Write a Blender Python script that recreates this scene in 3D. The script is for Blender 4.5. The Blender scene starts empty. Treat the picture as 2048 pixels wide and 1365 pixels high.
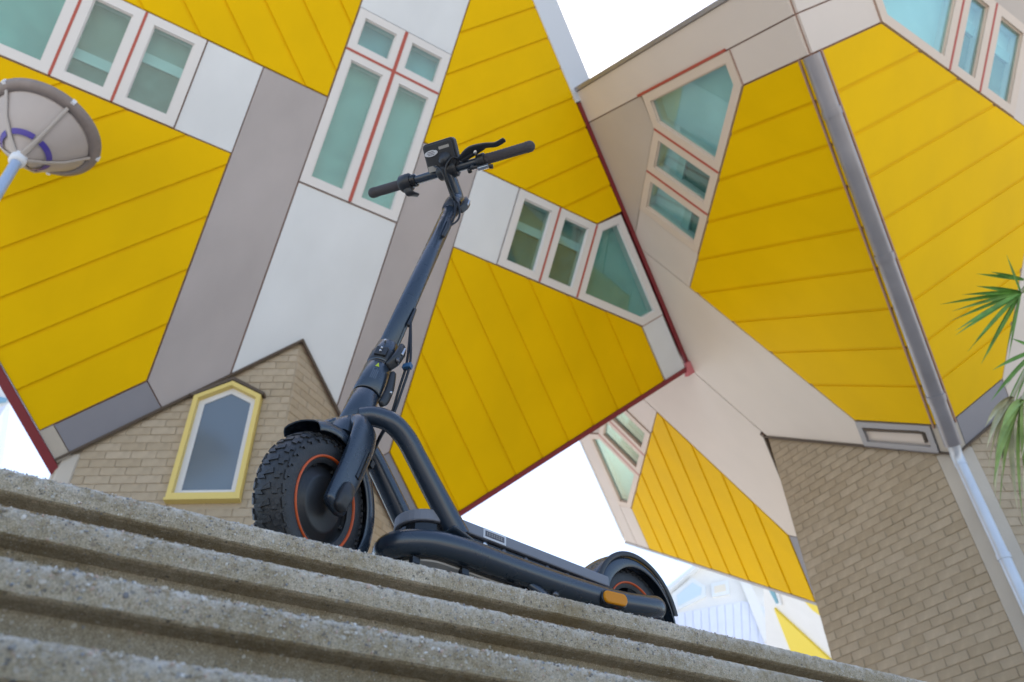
import bpy, bmesh, math, random
from mathutils import Vector, Matrix, noise
random.seed(7)
R = math.radians
SC = bpy.context.scene
COL = SC.collection

# ------------------------------------------------------------------ camera
F_PX = 1634.99
CR = Vector((0.999101, 0.028018, -0.031805))
CU = Vector((0.042386, -0.660428, 0.749692))
CF = Vector((0.0, 0.750367, 0.661022))
cam_d = bpy.data.cameras.new('camera'); cam = bpy.data.objects.new('camera', cam_d); COL.objects.link(cam)
cam.matrix_world = Matrix(((CR.x, CU.x, -CF.x, 0), (CR.y, CU.y, -CF.y, 0), (CR.z, CU.z, -CF.z, 0), (0, 0, 0, 1)))
cam_d.sensor_width = 36; cam_d.lens = F_PX / 2048 * 36; cam_d.clip_start = .02; cam_d.clip_end = 3000
cam_d.dof.use_dof = True; cam_d.dof.focus_distance = 1.75; cam_d.dof.aperture_fstop = 5.6
SC.camera = cam

# ------------------------------------------------------------------ light
SUN_AZ, SUN_EL = -12.0, 62.0          # degrees from +Y towards +X, elevation
w = bpy.data.worlds.new("World"); SC.world = w; w.use_nodes = True
nt = w.node_tree; nt.nodes.clear()
sky = nt.nodes.new('ShaderNodeTexSky'); sky.sky_type = 'NISHITA'; sky.sun_disc = False
sky.sun_elevation = R(SUN_EL); sky.sun_rotation = R(SUN_AZ); sky.air_density = 1.0; sky.dust_density = 1.3; sky.ozone_density = 1.0
bg = nt.nodes.new('ShaderNodeBackground'); bg.inputs[1].default_value = .13
wo = nt.nodes.new('ShaderNodeOutputWorld'); nt.links.new(sky.outputs[0], bg.inputs[0]); nt.links.new(bg.outputs[0], wo.inputs[0])
sd = bpy.data.lights.new('sun', 'SUN'); sd.energy = 4.0; sd.angle = R(.6); sd.color = (1, .95, .87)
so = bpy.data.objects.new('sun', sd); COL.objects.link(so)
sv = Vector((math.sin(R(SUN_AZ)) * math.cos(R(SUN_EL)), math.cos(R(SUN_AZ)) * math.cos(R(SUN_EL)), math.sin(R(SUN_EL))))
so.rotation_euler = sv.to_track_quat('Z', 'Y').to_euler(); so.location = sv * 60
SC.view_settings.view_transform = 'Standard'; SC.view_settings.look = 'None'
SC.view_settings.gamma = 1; SC.view_settings.exposure = 1.33; SC.view_settings.use_curve_mapping = False

# ------------------------------------------------------------------ helpers
def ray(x, y):
    return CR * ((x - 1024) / F_PX) + CU * (-(y - 682.5) / F_PX) + CF
def project(P):
    d = P.dot(CF)
    if d < .05: return None
    return 1024 + F_PX * P.dot(CR) / d, 682.5 - F_PX * P.dot(CU) / d

def empty(name, loc, label=None, cat=None, group=None, kind=None):
    o = bpy.data.objects.new(name, None); COL.objects.link(o); o.location = loc; o.empty_display_size = .1
    tag(o, label, cat, group, kind); return o
def tag(o, label=None, cat=None, group=None, kind=None):
    if label: o['label'] = label
    if cat: o['category'] = cat
    if group: o['group'] = group
    if kind: o['kind'] = kind
    return o
def origin(o):
    p = Vector((0, 0, 0))
    while o is not None: p += o.location; o = o.parent
    return p
class MB:
    """collects polygons given in world coordinates"""
    def __init__(s): s.v = []; s.f = []; s.sm = []
    def add(s, vs, fs, smooth=False):
        b = len(s.v); s.v += [Vector(p) for p in vs]; s.f += [tuple(b + i for i in f) for f in fs]; s.sm += [smooth] * len(fs); return s
    def slab(s, poly, n, h0, h1):
        k = len(poly); a = [p + n * h1 for p in poly]; b = [p + n * h0 for p in poly]
        fs = [tuple(range(k)), tuple(range(2 * k - 1, k - 1, -1))] + [(i, i + k, (i + 1) % k + k, (i + 1) % k) for i in range(k)]
        return s.add(a + b, fs)
    def ring(s, outer, inner, n, h0, h1):
        k = len(outer); vs = [p + n * h1 for p in outer] + [p + n * h1 for p in inner] + [p + n * h0 for p in outer] + [p + n * h0 for p in inner]
        fs = []
        for i in range(k):
            j = (i + 1) % k
            fs += [(i, j, k + j, k + i), (2 * k + i, 3 * k + i, 3 * k + j, 2 * k + j), (i, 2 * k + i, 2 * k + j, j), (k + i, k + j, 3 * k + j, 3 * k + i)]
        return s.add(vs, fs)
    def box(s, c, X, Y, Z, hx, hy, hz):
        vs = [c + X * (hx * a) + Y * (hy * b) + Z * (hz * d) for a in (-1, 1) for b in (-1, 1) for d in (-1, 1)]
        return s.add(vs, [(0, 1, 3, 2), (4, 6, 7, 5), (0, 4, 5, 1), (2, 3, 7, 6), (0, 2, 6, 4), (1, 5, 7, 3)])
    def build(s, name, mat, parent=None, bevel=0, seg=2, recalc=True, mat2=None, split=None):
        me = bpy.data.meshes.new(name); o = bpy.data.objects.new(name, me); COL.objects.link(o)
        off = Vector((0, 0, 0))
        if parent is not None:
            o.parent = parent; off = origin(parent)
        else:
            n = len(s.v); off = sum(s.v, Vector((0, 0, 0))) / max(n, 1); off.z = min(v.z for v in s.v); o.location = off
        me.from_pydata([v - off for v in s.v], [], s.f)
        me.polygons.foreach_set('use_smooth', s.sm)
        if recalc:
            bm = bmesh.new(); bm.from_mesh(me); bmesh.ops.recalc_face_normals(bm, faces=bm.faces[:]); bm.to_mesh(me); bm.free()
        me.materials.append(mat)
        if mat2: me.materials.append(mat2); me.polygons.foreach_set('material_index', [1 if i >= split else 0 for i in range(len(s.f))])
        me.update()
        if bevel:
            m = o.modifiers.new('bevel', 'BEVEL'); m.width = bevel; m.segments = seg; m.limit_method = 'ANGLE'; m.angle_limit = R(35)
        return o
def catmull(P, n=8):
    P = [Vector(p) for p in P]; Q = [P[0] * 2 - P[1]] + P + [P[-1] * 2 - P[-2]]; out = []
    for i in range(1, len(Q) - 2):
        a, b, c, d = Q[i - 1], Q[i], Q[i + 1], Q[i + 2]
        for k in range(n):
            t = k / n
            out.append(.5 * ((2 * b) + (c - a) * t + (2 * a - 5 * b + 4 * c - d) * t * t + (3 * b - a - 3 * c + d) * t ** 3))
    out.append(P[-1]); return out
def loft(mb, path, rad, ref, seg=20, e=2.0, caps='round'):
    """sweep: rad = list of (a,b) half sizes; ref = direction of a; e superellipse exponent"""
    N = len(path); path = [Vector(p) for p in path]
    if not isinstance(rad, list): rad = [rad] * N
    if len(rad) != N:
        rr = []
        for i in range(N):
            t = i / (N - 1) * (len(rad) - 1); k = min(int(t), len(rad) - 2); u = t - k
            rr.append((rad[k][0] * (1 - u) + rad[k + 1][0] * u, rad[k][1] * (1 - u) + rad[k + 1][1] * u))
        rad = rr
    rings = []; T = []
    for i in range(N):
        t = (path[min(i + 1, N - 1)] - path[max(i - 1, 0)]).normalized(); T.append(t)
    items = []
    if caps == 'round':
        for k in (0, 1, 2):
            an = R([12, 40, 68][k]); items.append((path[0] - T[0] * math.cos(an) * min(rad[0]), rad[0], math.sin(an), 0))
    for i in range(N): items.append((path[i], rad[i], 1, i))
    if caps == 'round':
        for k in (2, 1, 0):
            an = R([12, 40, 68][k]); items.append((path[-1] + T[-1] * math.cos(an) * min(rad[-1]), rad[-1], math.sin(an), N - 1))
    vs = []
    for (p, (a, b), s_, i) in items:
        A = (ref - T[i] * ref.dot(T[i])).normalized(); B = T[i].cross(A)
        for k in range(seg):
            th = 2 * math.pi * k / seg; c, s2 = math.cos(th), math.sin(th)
            x = math.copysign(abs(c) ** (2 / e), c); y = math.copysign(abs(s2) ** (2 / e), s2)
            vs.append(p + A * (x * a * s_) + B * (y * b * s_))
    fs = []; M_ = len(items)
    for r in range(M_ - 1):
        for k in range(seg):
            fs.append((r * seg + k, r * seg + (k + 1) % seg, (r + 1) * seg + (k + 1) % seg, (r + 1) * seg + k))
    mb.add(vs, fs, True)
    mb.add([vs[k] for k in range(seg)], [tuple(range(seg))], False); mb.add([vs[(M_ - 1) * seg + k] for k in range(seg)], [tuple(range(seg))], False)
    return mb
def tube(mb, path, r, seg=14, caps='flat'):
    ref = Vector((.31, .22, .93)); return loft(mb, path, (r, r), ref, seg, 2, caps)
def lathe(mb, o, ax, X, prof, seg=48, a0=0, a1=360, smooth=True):
    """prof list of (radius, along axis)"""
    Y = ax.cross(X); full = abs(a1 - a0) >= 360; n = seg + (0 if full else 1); vs = []
    for k in range(n):
        th = R(a0 + (a1 - a0) * k / seg); d = X * math.cos(th) + Y * math.sin(th)
        for (r, h) in prof: vs.append(o + d * r + ax * h)
    m = len(prof); fs = []
    for k in range(seg if full else seg):
        k2 = (k + 1) % n if full else k + 1
        for j in range(m - 1): fs.append((k * m + j, k2 * m + j, k2 * m + j + 1, k * m + j + 1))
    return mb.add(vs, fs, smooth)

# convex polygon tools in 2d
def area(p): return sum(p[i][0] * p[(i + 1) % len(p)][1] - p[(i + 1) % len(p)][0] * p[i][1] for i in range(len(p))) / 2
def ccw(p): return p if area(p) > 0 else p[::-1]
def clip(p, a, b, c):       # keep a*x+b*y >= c
    out = []
    for i in range(len(p)):
        P, Q = p[i], p[(i + 1) % len(p)]; dp = a * P[0] + b * P[1] - c; dq = a * Q[0] + b * Q[1] - c
        if dp >= 0: out.append(P)
        if (dp >= 0) != (dq >= 0):
            t = dp / (dp - dq); out.append((P[0] + (Q[0] - P[0]) * t, P[1] + (Q[1] - P[1]) * t))
    return out
def inset(p, g):
    p = ccw(p); n = len(p); L = []
    for i in range(n):
        a, b = p[i], p[(i + 1) % n]; dx, dy = b[0] - a[0], b[1] - a[1]; l = math.hypot(dx, dy) or 1e-9
        nx, ny = -dy / l, dx / l; L.append((nx, ny, nx * a[0] + ny * a[1] + g))
    out = []
    for i in range(n):
        a1, b1, c1 = L[i - 1]; a2, b2, c2 = L[i]; D = a1 * b2 - a2 * b1
        if abs(D) < 1e-9: out.append((p[i][0] + a2 * g, p[i][1] + b2 * g)); continue
        out.append(((c1 * b2 - c2 * b1) / D, (a1 * c2 - a2 * c1) / D))
    return out

# ------------------------------------------------------------------ materials
def mat(name, col, rough=.5, metal=0, spec=.5, var=0, vscale=3, bump=0, bscale=40, coat=0, rvar=0):
    m = bpy.data.materials.new(name); m.use_nodes = True; n = m.node_tree.nodes; l = m.node_tree.links
    b = n['Principled BSDF']; b.inputs['Base Color'].default_value = (*col, 1); b.inputs['Roughness'].default_value = rough
    b.inputs['Metallic'].default_value = metal; b.inputs['Specular IOR Level'].default_value = spec; b.inputs['Coat Weight'].default_value = coat
    if var or rvar or bump:
        tc = n.new('ShaderNodeTexCoord')
    if var or rvar:
        no = n.new('ShaderNodeTexNoise'); no.inputs['Scale'].default_value = vscale; no.inputs['Detail'].default_value = 6
        mpn = n.new('ShaderNodeMapping'); mpn.inputs['Scale'].default_value = (2.2, 2.2, .3) if vscale < 1.01 else (1, 1, 1); l.new(tc.outputs['Object'], mpn.inputs['Vector']); l.new(mpn.outputs[0], no.inputs['Vector'])
    if var:
        mr = n.new('ShaderNodeMapRange'); mr.inputs[1].default_value = .3; mr.inputs[2].default_value = .7; mr.inputs[3].default_value = 1 - var; mr.inputs[4].default_value = 1 + var
        l.new(no.outputs[0], mr.inputs[0])
        mx = n.new('ShaderNodeMix'); mx.data_type = 'RGBA'; mx.blend_type = 'MULTIPLY'; mx.inputs[0].default_value = 1; mx.inputs[6].default_value = (*col, 1)
        cm = n.new('ShaderNodeCombineColor'); [l.new(mr.outputs[0], cm.inputs[i]) for i in range(3)]
        l.new(cm.outputs[0], mx.inputs[7]); l.new(mx.outputs[2], b.inputs['Base Color'])
    if rvar:
        mr2 = n.new('ShaderNodeMapRange'); mr2.inputs[3].default_value = max(0, rough - rvar); mr2.inputs[4].default_value = rough + rvar
        l.new(no.outputs[0], mr2.inputs[0]); l.new(mr2.outputs[0], b.inputs['Roughness'])
    if bump:
        n2 = n.new('ShaderNodeTexNoise'); n2.inputs['Scale'].default_value = bscale; n2.inputs['Detail'].default_value = 5; l.new(tc.outputs['Object'], n2.inputs['Vector'])
        bp = n.new('ShaderNodeBump'); bp.inputs['Strength'].default_value = bump; bp.inputs['Distance'].default_value = .01
        l.new(n2.outputs[0], bp.inputs['Height']); l.new(bp.outputs[0], b.inputs['Normal'])
    return m
M = {}
M['yellow'] = mat('yellow_enamel', (.785, .485, .0), .52, spec=.07, var=.05, vscale=.7, rvar=.08)
M['white'] = mat('white_panel', (.68, .71, .73), .45, var=.05, vscale=.8, rvar=.06)
M['taupe'] = mat('taupe_panel', (.40, .365, .36), .5, var=.07, vscale=.8)
M['warm'] = mat('warm_lit_panel', (.64, .57, .51), .5, var=.03, vscale=.8)  # right house's white panels, warm sunlight put into their colour
M['taupe2'] = mat('brown_taupe_panel', (.49, .43, .375), .55, var=.04, vscale=.8)
M['band'] = mat('warm_lit_band', (.65, .585, .52), .55, var=.03, vscale=.8)  # right house's taupe strips, warmer light put into their colour
M['dark'] = mat('dark_grey_panel', (.23, .23, .26), .5, var=.04)
M['joint'] = mat('joint_brown', (.36, .21, .16), .7)
M['red'] = mat('red_trim', (.21, .022, .028), .5)
M['redline'] = mat('red_mullion', (.42, .075, .05), .5)
M['pink'] = mat('pink_flashing', (.60, .18, .20), .5)
M['frame'] = mat('window_frame_white', (.70, .69, .68), .4, var=.02)
M['framewarm'] = mat('window_frame_cream', (.64, .54, .45), .45, var=.02)
M['roof'] = mat('grey_roof', (.12, .12, .13), .7)
M['fascia'] = mat('pale_fascia', (.60, .65, .72), .4)
M['zinc'] = mat('zinc_pipe', (.34, .33, .35), .4, metal=.5, var=.1, vscale=3)
M['zincl'] = mat('light_zinc_pipe', (.62, .66, .72), .35, metal=.3, var=.06)
M['concretecorner'] = mat('beige_concrete', (.50, .45, .38), .8, var=.08, vscale=2, bump=.2)
M['mortar'] = mat('mortar', (.42, .345, .25), .9, bump=.4, bscale=60)
M['yframe'] = mat('yellow_window_frame', (.72, .56, .17), .45)
M['lintel'] = mat('dark_lintel', (.10, .075, .055), .8)
M['paving'] = mat('paving', (.32, .31, .295), .85, var=.12, vscale=1.5, bump=.2)
M['ground'] = mat('ground', (.36, .33, .29), .85, var=.12, vscale=1.0, bump=.2)

def brick_mat():
    m = mat('brick', (.25, .2, .155), .88, bump=.5, bscale=70)
    n = m.node_tree.nodes; l = m.node_tree.links; b = n['Principled BSDF']
    oi = n.new('ShaderNodeObjectInfo'); tc = n.new('ShaderNodeTexCoord'); no = n.new('ShaderNodeTexNoise'); no.inputs['Scale'].default_value = 9; no.inputs['Detail'].default_value = 7
    l.new(tc.outputs['Object'], no.inputs['Vector'])
    cr = n.new('ShaderNodeValToRGB'); cr.color_ramp.elements[0].color = (.395, .315, .215, 1); cr.color_ramp.elements[1].color = (.46, .375, .27, 1)
    l.new(oi.outputs['Random'], cr.inputs[0])
    mx = n.new('ShaderNodeMix'); mx.data_type = 'RGBA'; mx.blend_type = 'OVERLAY'; mx.inputs[0].default_value = .35
    l.new(cr.outputs[0], mx.inputs[6]); l.new(no.outputs[1], mx.inputs[7])
    bw = n.new('ShaderNodeRGBToBW'); l.new(no.outputs[1], bw.inputs[0]); l.new(bw.outputs[0], mx.inputs[7])
    l.new(mx.outputs[2], b.inputs['Base Color']); return m
M['brick'] = brick_mat()

def glass_mat(name, c1, c2, rough=.06):
    m = mat(name, c1, rough, spec=.9); n = m.node_tree.nodes; l = m.node_tree.links; b = n['Principled BSDF']
    tc = n.new('ShaderNodeTexCoord'); no = n.new('ShaderNodeTexNoise'); no.inputs['Scale'].default_value = 1.1; no.inputs['Detail'].default_value = 2; no.inputs['Distortion'].default_value = .6
    l.new(tc.outputs['Object'], no.inputs['Vector'])
    cr = n.new('ShaderNodeValToRGB'); cr.color_ramp.elements[0].position = .35; cr.color_ramp.elements[1].position = .65
    cr.color_ramp.elements[0].color = (*c1, 1); cr.color_ramp.elements[1].color = (*c2, 1)
    l.new(no.outputs[0], cr.inputs[0]); l.new(cr.outputs[0], b.inputs['Base Color'])
    b.inputs['IOR'].default_value = 1.6
    return m
def clear_mat():
    m = bpy.data.materials.new('window_glass'); m.use_nodes = True; n = m.node_tree.nodes; l = m.node_tree.links; n.remove(n['Principled BSDF'])
    t = n.new('ShaderNodeBsdfTransparent'); t.inputs[0].default_value = (.80, .93, .92, 1); g = n.new('ShaderNodeBsdfGlossy'); g.inputs['Roughness'].default_value = .03; g.inputs[0].default_value = (.95, 1, 1, 1)
    lw = n.new('ShaderNodeLayerWeight'); lw.inputs[0].default_value = .5; pw_ = n.new('ShaderNodeMath'); pw_.operation = 'POWER'; pw_.inputs[1].default_value = 2.6; l.new(lw.outputs['Facing'], pw_.inputs[0]); f = n.new('ShaderNodeMath'); f.operation = 'MULTIPLY_ADD'; f.inputs[1].default_value = .55; f.inputs[2].default_value = .07; l.new(pw_.outputs[0], f.inputs[0]); mx = n.new('ShaderNodeMixShader')
    tc = n.new('ShaderNodeTexCoord'); no = n.new('ShaderNodeTexNoise'); no.inputs['Scale'].default_value = 1.2; no.inputs['Detail'].default_value = 1; bp = n.new('ShaderNodeBump'); bp.inputs['Strength'].default_value = .08; bp.inputs['Distance'].default_value = .05
    l.new(tc.outputs['Object'], no.inputs['Vector']); l.new(no.outputs[0], bp.inputs['Height']); l.new(bp.outputs[0], g.inputs['Normal'])
    l.new(f.outputs[0], mx.inputs[0]); l.new(t.outputs[0], mx.inputs[1]); l.new(g.outputs[0], mx.inputs[2]); l.new(mx.outputs[0], n['Material Output'].inputs[0]); return m
M['clear'] = clear_mat()
M['reflbar'] = mat('pale_reflection', (.50, .62, .64), .5); M['dark_reflection'] = mat('grey_green_reflection', (.17, .24, .22), .8, var=.15, vscale=6)  # colours standing in for reflected sky and roof
M['glass'] = glass_mat('teal_glass_tint', (.13, .33, .33), (.24, .50, .49), .6)
M['glass2'] = glass_mat('olive_glass_tint', (.17, .21, .15), (.20, .32, .32), .6)
M['glass3'] = glass_mat('pale_glass_tint', (.56, .70, .74), (.70, .83, .87), .6)
M['glassgrey'] = glass_mat('grey_glass', (.13, .16, .185), (.15, .185, .21), .15)
M['glassblue'] = glass_mat('blue_glass_tint', (.07, .27, .38), (.13, .40, .50), .5)

# ------------------------------------------------------------------ setting: ground, steps, podium
ST = R(32.5); SD = Vector((math.cos(ST), math.sin(ST), 0)); SN = Vector((-math.sin(ST), math.cos(ST), 0))
ZT = .629; D0 = 1.157; RUN = .139; RISE = .1215; NST = 7
def SP(l, d, z): return SD * l + SN * d + Vector((0, 0, z))
mb = MB(); mb.add([SP(-900, -900, -.225), SP(900, -900, -.225), SP(900, .34, -.225), SP(-900, .34, -.225)], [(0, 1, 2, 3)])
tag(mb.build('ground', M['ground']), kind='structure')
mb = MB(); mb.add([SP(-900, 1.3, ZT - .003), SP(900, 1.3, ZT - .003), SP(900, 1500, ZT - .003), SP(-900, 1500, ZT - .003)], [(0, 1, 2, 3)])
tag(mb.build('plaza_paving', M['paving']), kind='structure')

def concrete_mat(name, dk, peb, stain):
    m = mat(name, (.3, .26, .2), .85, spec=.3); n = m.node_tree.nodes; l = m.node_tree.links; b = n['Principled BSDF']
    tc = n.new('ShaderNodeTexCoord')
    def tex(t, s, **k):
        x = n.new(t); x.inputs['Scale'].default_value = s; l.new(wp.outputs[0] if t.endswith('Voronoi') else tc.outputs['Object'], x.inputs['Vector'])
        for a, v in k.items(): x.inputs[a].default_value = v
        return x
    def math_(op, a, b_=None, c=None):
        x = n.new('ShaderNodeMath'); x.operation = op
        for i, q in enumerate((a, b_, c)):
            if q is None: continue
            if isinstance(q, (int, float)): x.inputs[i].default_value = q
            else: l.new(q, x.inputs[i])
        return x.outputs[0]
    wn = n.new('ShaderNodeTexNoise'); wn.inputs['Scale'].default_value = 160; l.new(tc.outputs['Object'], wn.inputs['Vector'])
    wp = n.new('ShaderNodeVectorMath'); wp.operation = 'MULTIPLY_ADD'; wp.inputs[1].default_value = (.006, .006, .006); l.new(wn.outputs[1], wp.inputs[0]); l.new(tc.outputs['Object'], wp.inputs[2])
    big = tex('ShaderNodeTexNoise', 5, Detail=9, Roughness=.7); fine = tex('ShaderNodeTexNoise', 520, Detail=4, Roughness=.75)
    mid = tex('ShaderNodeTexNoise', 75, Detail=7, Roughness=.75)
    vo = tex('ShaderNodeTexVoronoi', 150); vo2 = tex('ShaderNodeTexVoronoi', 420)
    cr = n.new('ShaderNodeValToRGB'); e = cr.color_ramp.elements
    C = lambda r_, g_, b_: (r_ * dk, g_ * dk, b_ * dk, 1)
    e[0].position = .40; e[0].color = C(.37, .295, .185); e[1].position = .60; e[1].color = C(.62, .53, .40)
    x = e.new(.5); x.color = C(.49, .41, .29)
    l.new(math_('MULTIPLY_ADD', mid.outputs[0], .5, math_('MULTIPLY', big.outputs[0], .5)), cr.inputs[0])
    def pebbles(v, thr, sel):
        sp = n.new('ShaderNodeSeparateColor'); l.new(v.outputs['Color'], sp.inputs[0])
        d = math_('MULTIPLY', math_('LESS_THAN', v.outputs['Distance'], thr), math_('GREATER_THAN', sp.outputs[0], sel))
        r = n.new('ShaderNodeValToRGB'); ee = r.color_ramp.elements; r.color_ramp.interpolation = 'CONSTANT'
        ee[0].color = (.13, .125, .12, 1); ee[1].position = .88; ee[1].color = (.74, .72, .66, 1)
        for p_, c_ in ((.22, (.50, .44, .34, 1)), (.42, (.30, .235, .18, 1)), (.55, (.58, .53, .46, 1)), (.70, (.27, .29, .32, 1)), (.79, (.46, .33, .24, 1))):
            q = ee.new(p_); q.color = c_
        l.new(sp.outputs[1], r.inputs[0]); return d, r
    wat = n.new('ShaderNodeAttribute'); wat.attribute_name = 'wear'; wear = wat.outputs['Fac']  # mask of the painted edge highlight
    d1, r1 = pebbles(vo, .36, 1 - .22 * peb); d2, r2 = pebbles(vo2, .42, 1 - .42 * peb)
    fr = n.new('ShaderNodeMapRange'); fr.inputs[1].default_value = .3; fr.inputs[2].default_value = .7; fr.inputs[3].default_value = .35; fr.inputs[4].default_value = 1.65; l.new(fine.outputs[0], fr.inputs[0])
    cc = n.new('ShaderNodeCombineColor'); [l.new(fr.outputs[0], cc.inputs[i]) for i in range(3)]
    def mix(f, a, b_, bt='MIX'):
        x = n.new('ShaderNodeMix'); x.data_type = 'RGBA'; x.blend_type = bt
        for sck, q in ((0, f), (6, a), (7, b_)):
            if isinstance(q, (int, float)): x.inputs[sck].default_value = q
            elif isinstance(q, tuple): x.inputs[sck].default_value = q
            else: l.new(q, x.inputs[sck])
        return x.outputs[2]
    g = mix(.8, cr.outputs[0], cc.outputs[0], 'MULTIPLY')
    g = mix(math_('MULTIPLY', d2, .75), g, r2.outputs[0]); g = mix(math_('MULTIPLY', d1, .7), g, r1.outputs[0])
    # sky-lit highlight of the nosing edge, painted in as pale colour
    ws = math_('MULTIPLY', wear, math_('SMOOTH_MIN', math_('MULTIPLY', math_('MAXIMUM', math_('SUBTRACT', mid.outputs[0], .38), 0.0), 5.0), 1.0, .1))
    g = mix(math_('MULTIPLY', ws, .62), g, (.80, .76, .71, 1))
    # soft rusty / mossy runs
    if stain:
        st_ = n.new('ShaderNodeTexNoise'); st_.inputs['Scale'].default_value = 3.2; st_.inputs['Detail'].default_value = 5; l.new(tc.outputs['Object'], st_.inputs['Vector'])
        q = math_('MULTIPLY', math_('MAXIMUM', math_('SUBTRACT', st_.outputs[0], .56), 0.0), 3.0)
        g = mix(q, g, (.25, .17, .06, 1))
    l.new(g, b.inputs['Base Color'])
    s2 = math_('MULTIPLY_ADD', d1, .3, math_('MULTIPLY_ADD', fine.outputs[0], .6, mid.outputs[0]))
    bp = n.new('ShaderNodeBump'); bp.inputs['Strength'].default_value = 1.0; bp.inputs['Distance'].default_value = .003; l.new(s2, bp.inputs['Height']); l.new(bp.outputs[0], b.inputs['Normal'])
    return m
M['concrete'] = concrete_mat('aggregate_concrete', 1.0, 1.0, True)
M['riser'] = concrete_mat('dark_riser_concrete', .74, .35, True)  # darker, less pebbly concrete for the recessed risers
steps = empty('steps', SP(0, D0, ZT), kind='structure')
NOSE = .035; BACK = .032
def step_mesh(k, l0, l1, dl, fine):
    z = ZT - RISE * k; d = D0 - RUN * k
    zb = z - RISE - .004                      # foot of the recessed riser
    bt = d + (RUN + .03 if k else .25)        # back of the tread
    prof = [(bt, z)]
    if fine:
        for i in range(7): prof.append((bt + (d + .008 - bt) * ((i + 1) / 7) ** .6, z))
        for i in range(1, 5): a = R(22.5 * i); prof.append((d + .008 - .008 * math.sin(a), z - .008 + .008 * math.cos(a)))
        for i in range(1, 10): prof.append((d + .0006 * i * .3, z - .008 - (NOSE - .010) * i / 9))
        prof += [(d + .005, z - NOSE), (d + .013, z - NOSE - .001), (d + BACK, z - NOSE - .004)]
        for i in range(1, 12): prof.append((d + BACK + .001 * i / 11, z - NOSE - .004 + (zb - z + NOSE + .004) * i / 11))
    else:
        prof += [(d + .008, z), (d, z - .008), (d, z - NOSE), (d + BACK, z - NOSE - .004), (d + BACK, zb)]
    n = max(1, int((l1 - l0) / dl)); vs = []; wr = []; m = len(prof)
    for i in range(n + 1):
        l = l0 + (l1 - l0) * i / n
        for j, (dd, zz) in enumerate(prof):
            if fine:
                q = Vector((l * 1.0, dd * 1.0 + k * 3.1, zz))
                e = noise.noise(q * 9) * .0008 + noise.noise(q * 45) * .0004 + noise.noise(q * 160) * .0012
                e += -max(0, noise.noise(q * 70 + Vector((7, 3, 1))) - .32) * .005
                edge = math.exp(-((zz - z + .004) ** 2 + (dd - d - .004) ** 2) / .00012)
                e += -edge * (max(0, noise.noise(q * 22 + Vector((1, 9, 4)))) * .0008 + max(0, noise.noise(q * 95)) * .0042)
                out = (.35, .94) if dd <= d + .003 else (0, 1)
                if zz < z - NOSE - .003: out = (1, 0)
                elif zz < z - .007: out = (1, .1)
                if zz <= z - NOSE and dd > d + .004 and zz > z - NOSE - .005: out = (.3, -.8)
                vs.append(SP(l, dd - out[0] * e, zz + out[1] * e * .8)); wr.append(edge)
            else: vs.append(SP(l, dd, zz))
    fs = [(i * m + j, i * m + j + 1, (i + 1) * m + j + 1, (i + 1) * m + j) for i in range(n) for j in range(m - 1)]
    M_ = MB().add(vs, fs, True); M_.wear = wr; M_.m = m; M_.jc = (m - 14, m - 15, m - 12); M_.riser = [j >= m - 13 for i in range(n) for j in range(m - 1)] if fine else [j >= m - 3 for i in range(n) for j in range(m - 1)]  # wear holds the mask of the painted sky-lit edge highlight
    return M_
def step_build(k, *a):
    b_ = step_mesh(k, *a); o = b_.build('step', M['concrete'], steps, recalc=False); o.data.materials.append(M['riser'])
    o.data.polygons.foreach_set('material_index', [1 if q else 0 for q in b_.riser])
    if b_.wear:
        import numpy as np
        m = b_.m; jc = b_.jc; ev = np.empty(len(o.data.edges) * 2, dtype=np.int32); o.data.edges.foreach_get('vertices', ev); ev = ev.reshape(-1, 2)
        c0 = ev[:, 0] % m; c1 = ev[:, 1] % m; sh = np.zeros(len(ev), dtype=bool)
        for j in jc: sh |= (c0 == j) & (c1 == j)
        sa = o.data.attributes.new('sharp_edge', 'BOOLEAN', 'EDGE'); sa.data.foreach_set('value', sh)
        at = o.data.attributes.new('wear', 'FLOAT', 'POINT'); at.data.foreach_set('value', b_.wear)  # mask of the painted sky-lit edge highlight
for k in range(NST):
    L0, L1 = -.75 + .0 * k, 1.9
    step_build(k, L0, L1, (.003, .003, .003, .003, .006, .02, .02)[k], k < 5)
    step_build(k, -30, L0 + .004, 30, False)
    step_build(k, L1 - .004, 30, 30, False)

# exposed stones along the nosings
def stone_mat():
    m = bpy.data.materials.new('exposed_stone'); m.use_nodes = True; n = m.node_tree.nodes; l = m.node_tree.links; b = n['Principled BSDF']; b.inputs['Roughness'].default_value = .5
    g = n.new('ShaderNodeNewGeometry'); cr = n.new('ShaderNodeValToRGB'); cr.color_ramp.interpolation = 'CONSTANT'; e = cr.color_ramp.elements
    e[0].color = (.42, .37, .29, 1); e[1].position = .9; e[1].color = (.75, .72, .68, 1)
    for p_, c_ in ((.25, (.55, .49, .40, 1)), (.42, (.30, .31, .34, 1)), (.52, (.60, .45, .37, 1)), (.62, (.20, .19, .19, 1)), (.70, (.62, .60, .56, 1)), (.82, (.46, .36, .24, 1))):
        q = e.new(p_); q.color = c_
    l.new(g.outputs['Random Per Island'], cr.inputs[0]); l.new(cr.outputs[0], b.inputs['Base Color']); return m
M['stone'] = stone_mat()
_b = bmesh.new(); bmesh.ops.create_icosphere(_b, subdivisions=1, radius=1); IV = [v.co.copy() for v in _b.verts]; IF = [tuple(v.index for v in f.verts) for f in _b.faces]; _b.free()
rs = random.Random(3)
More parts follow.
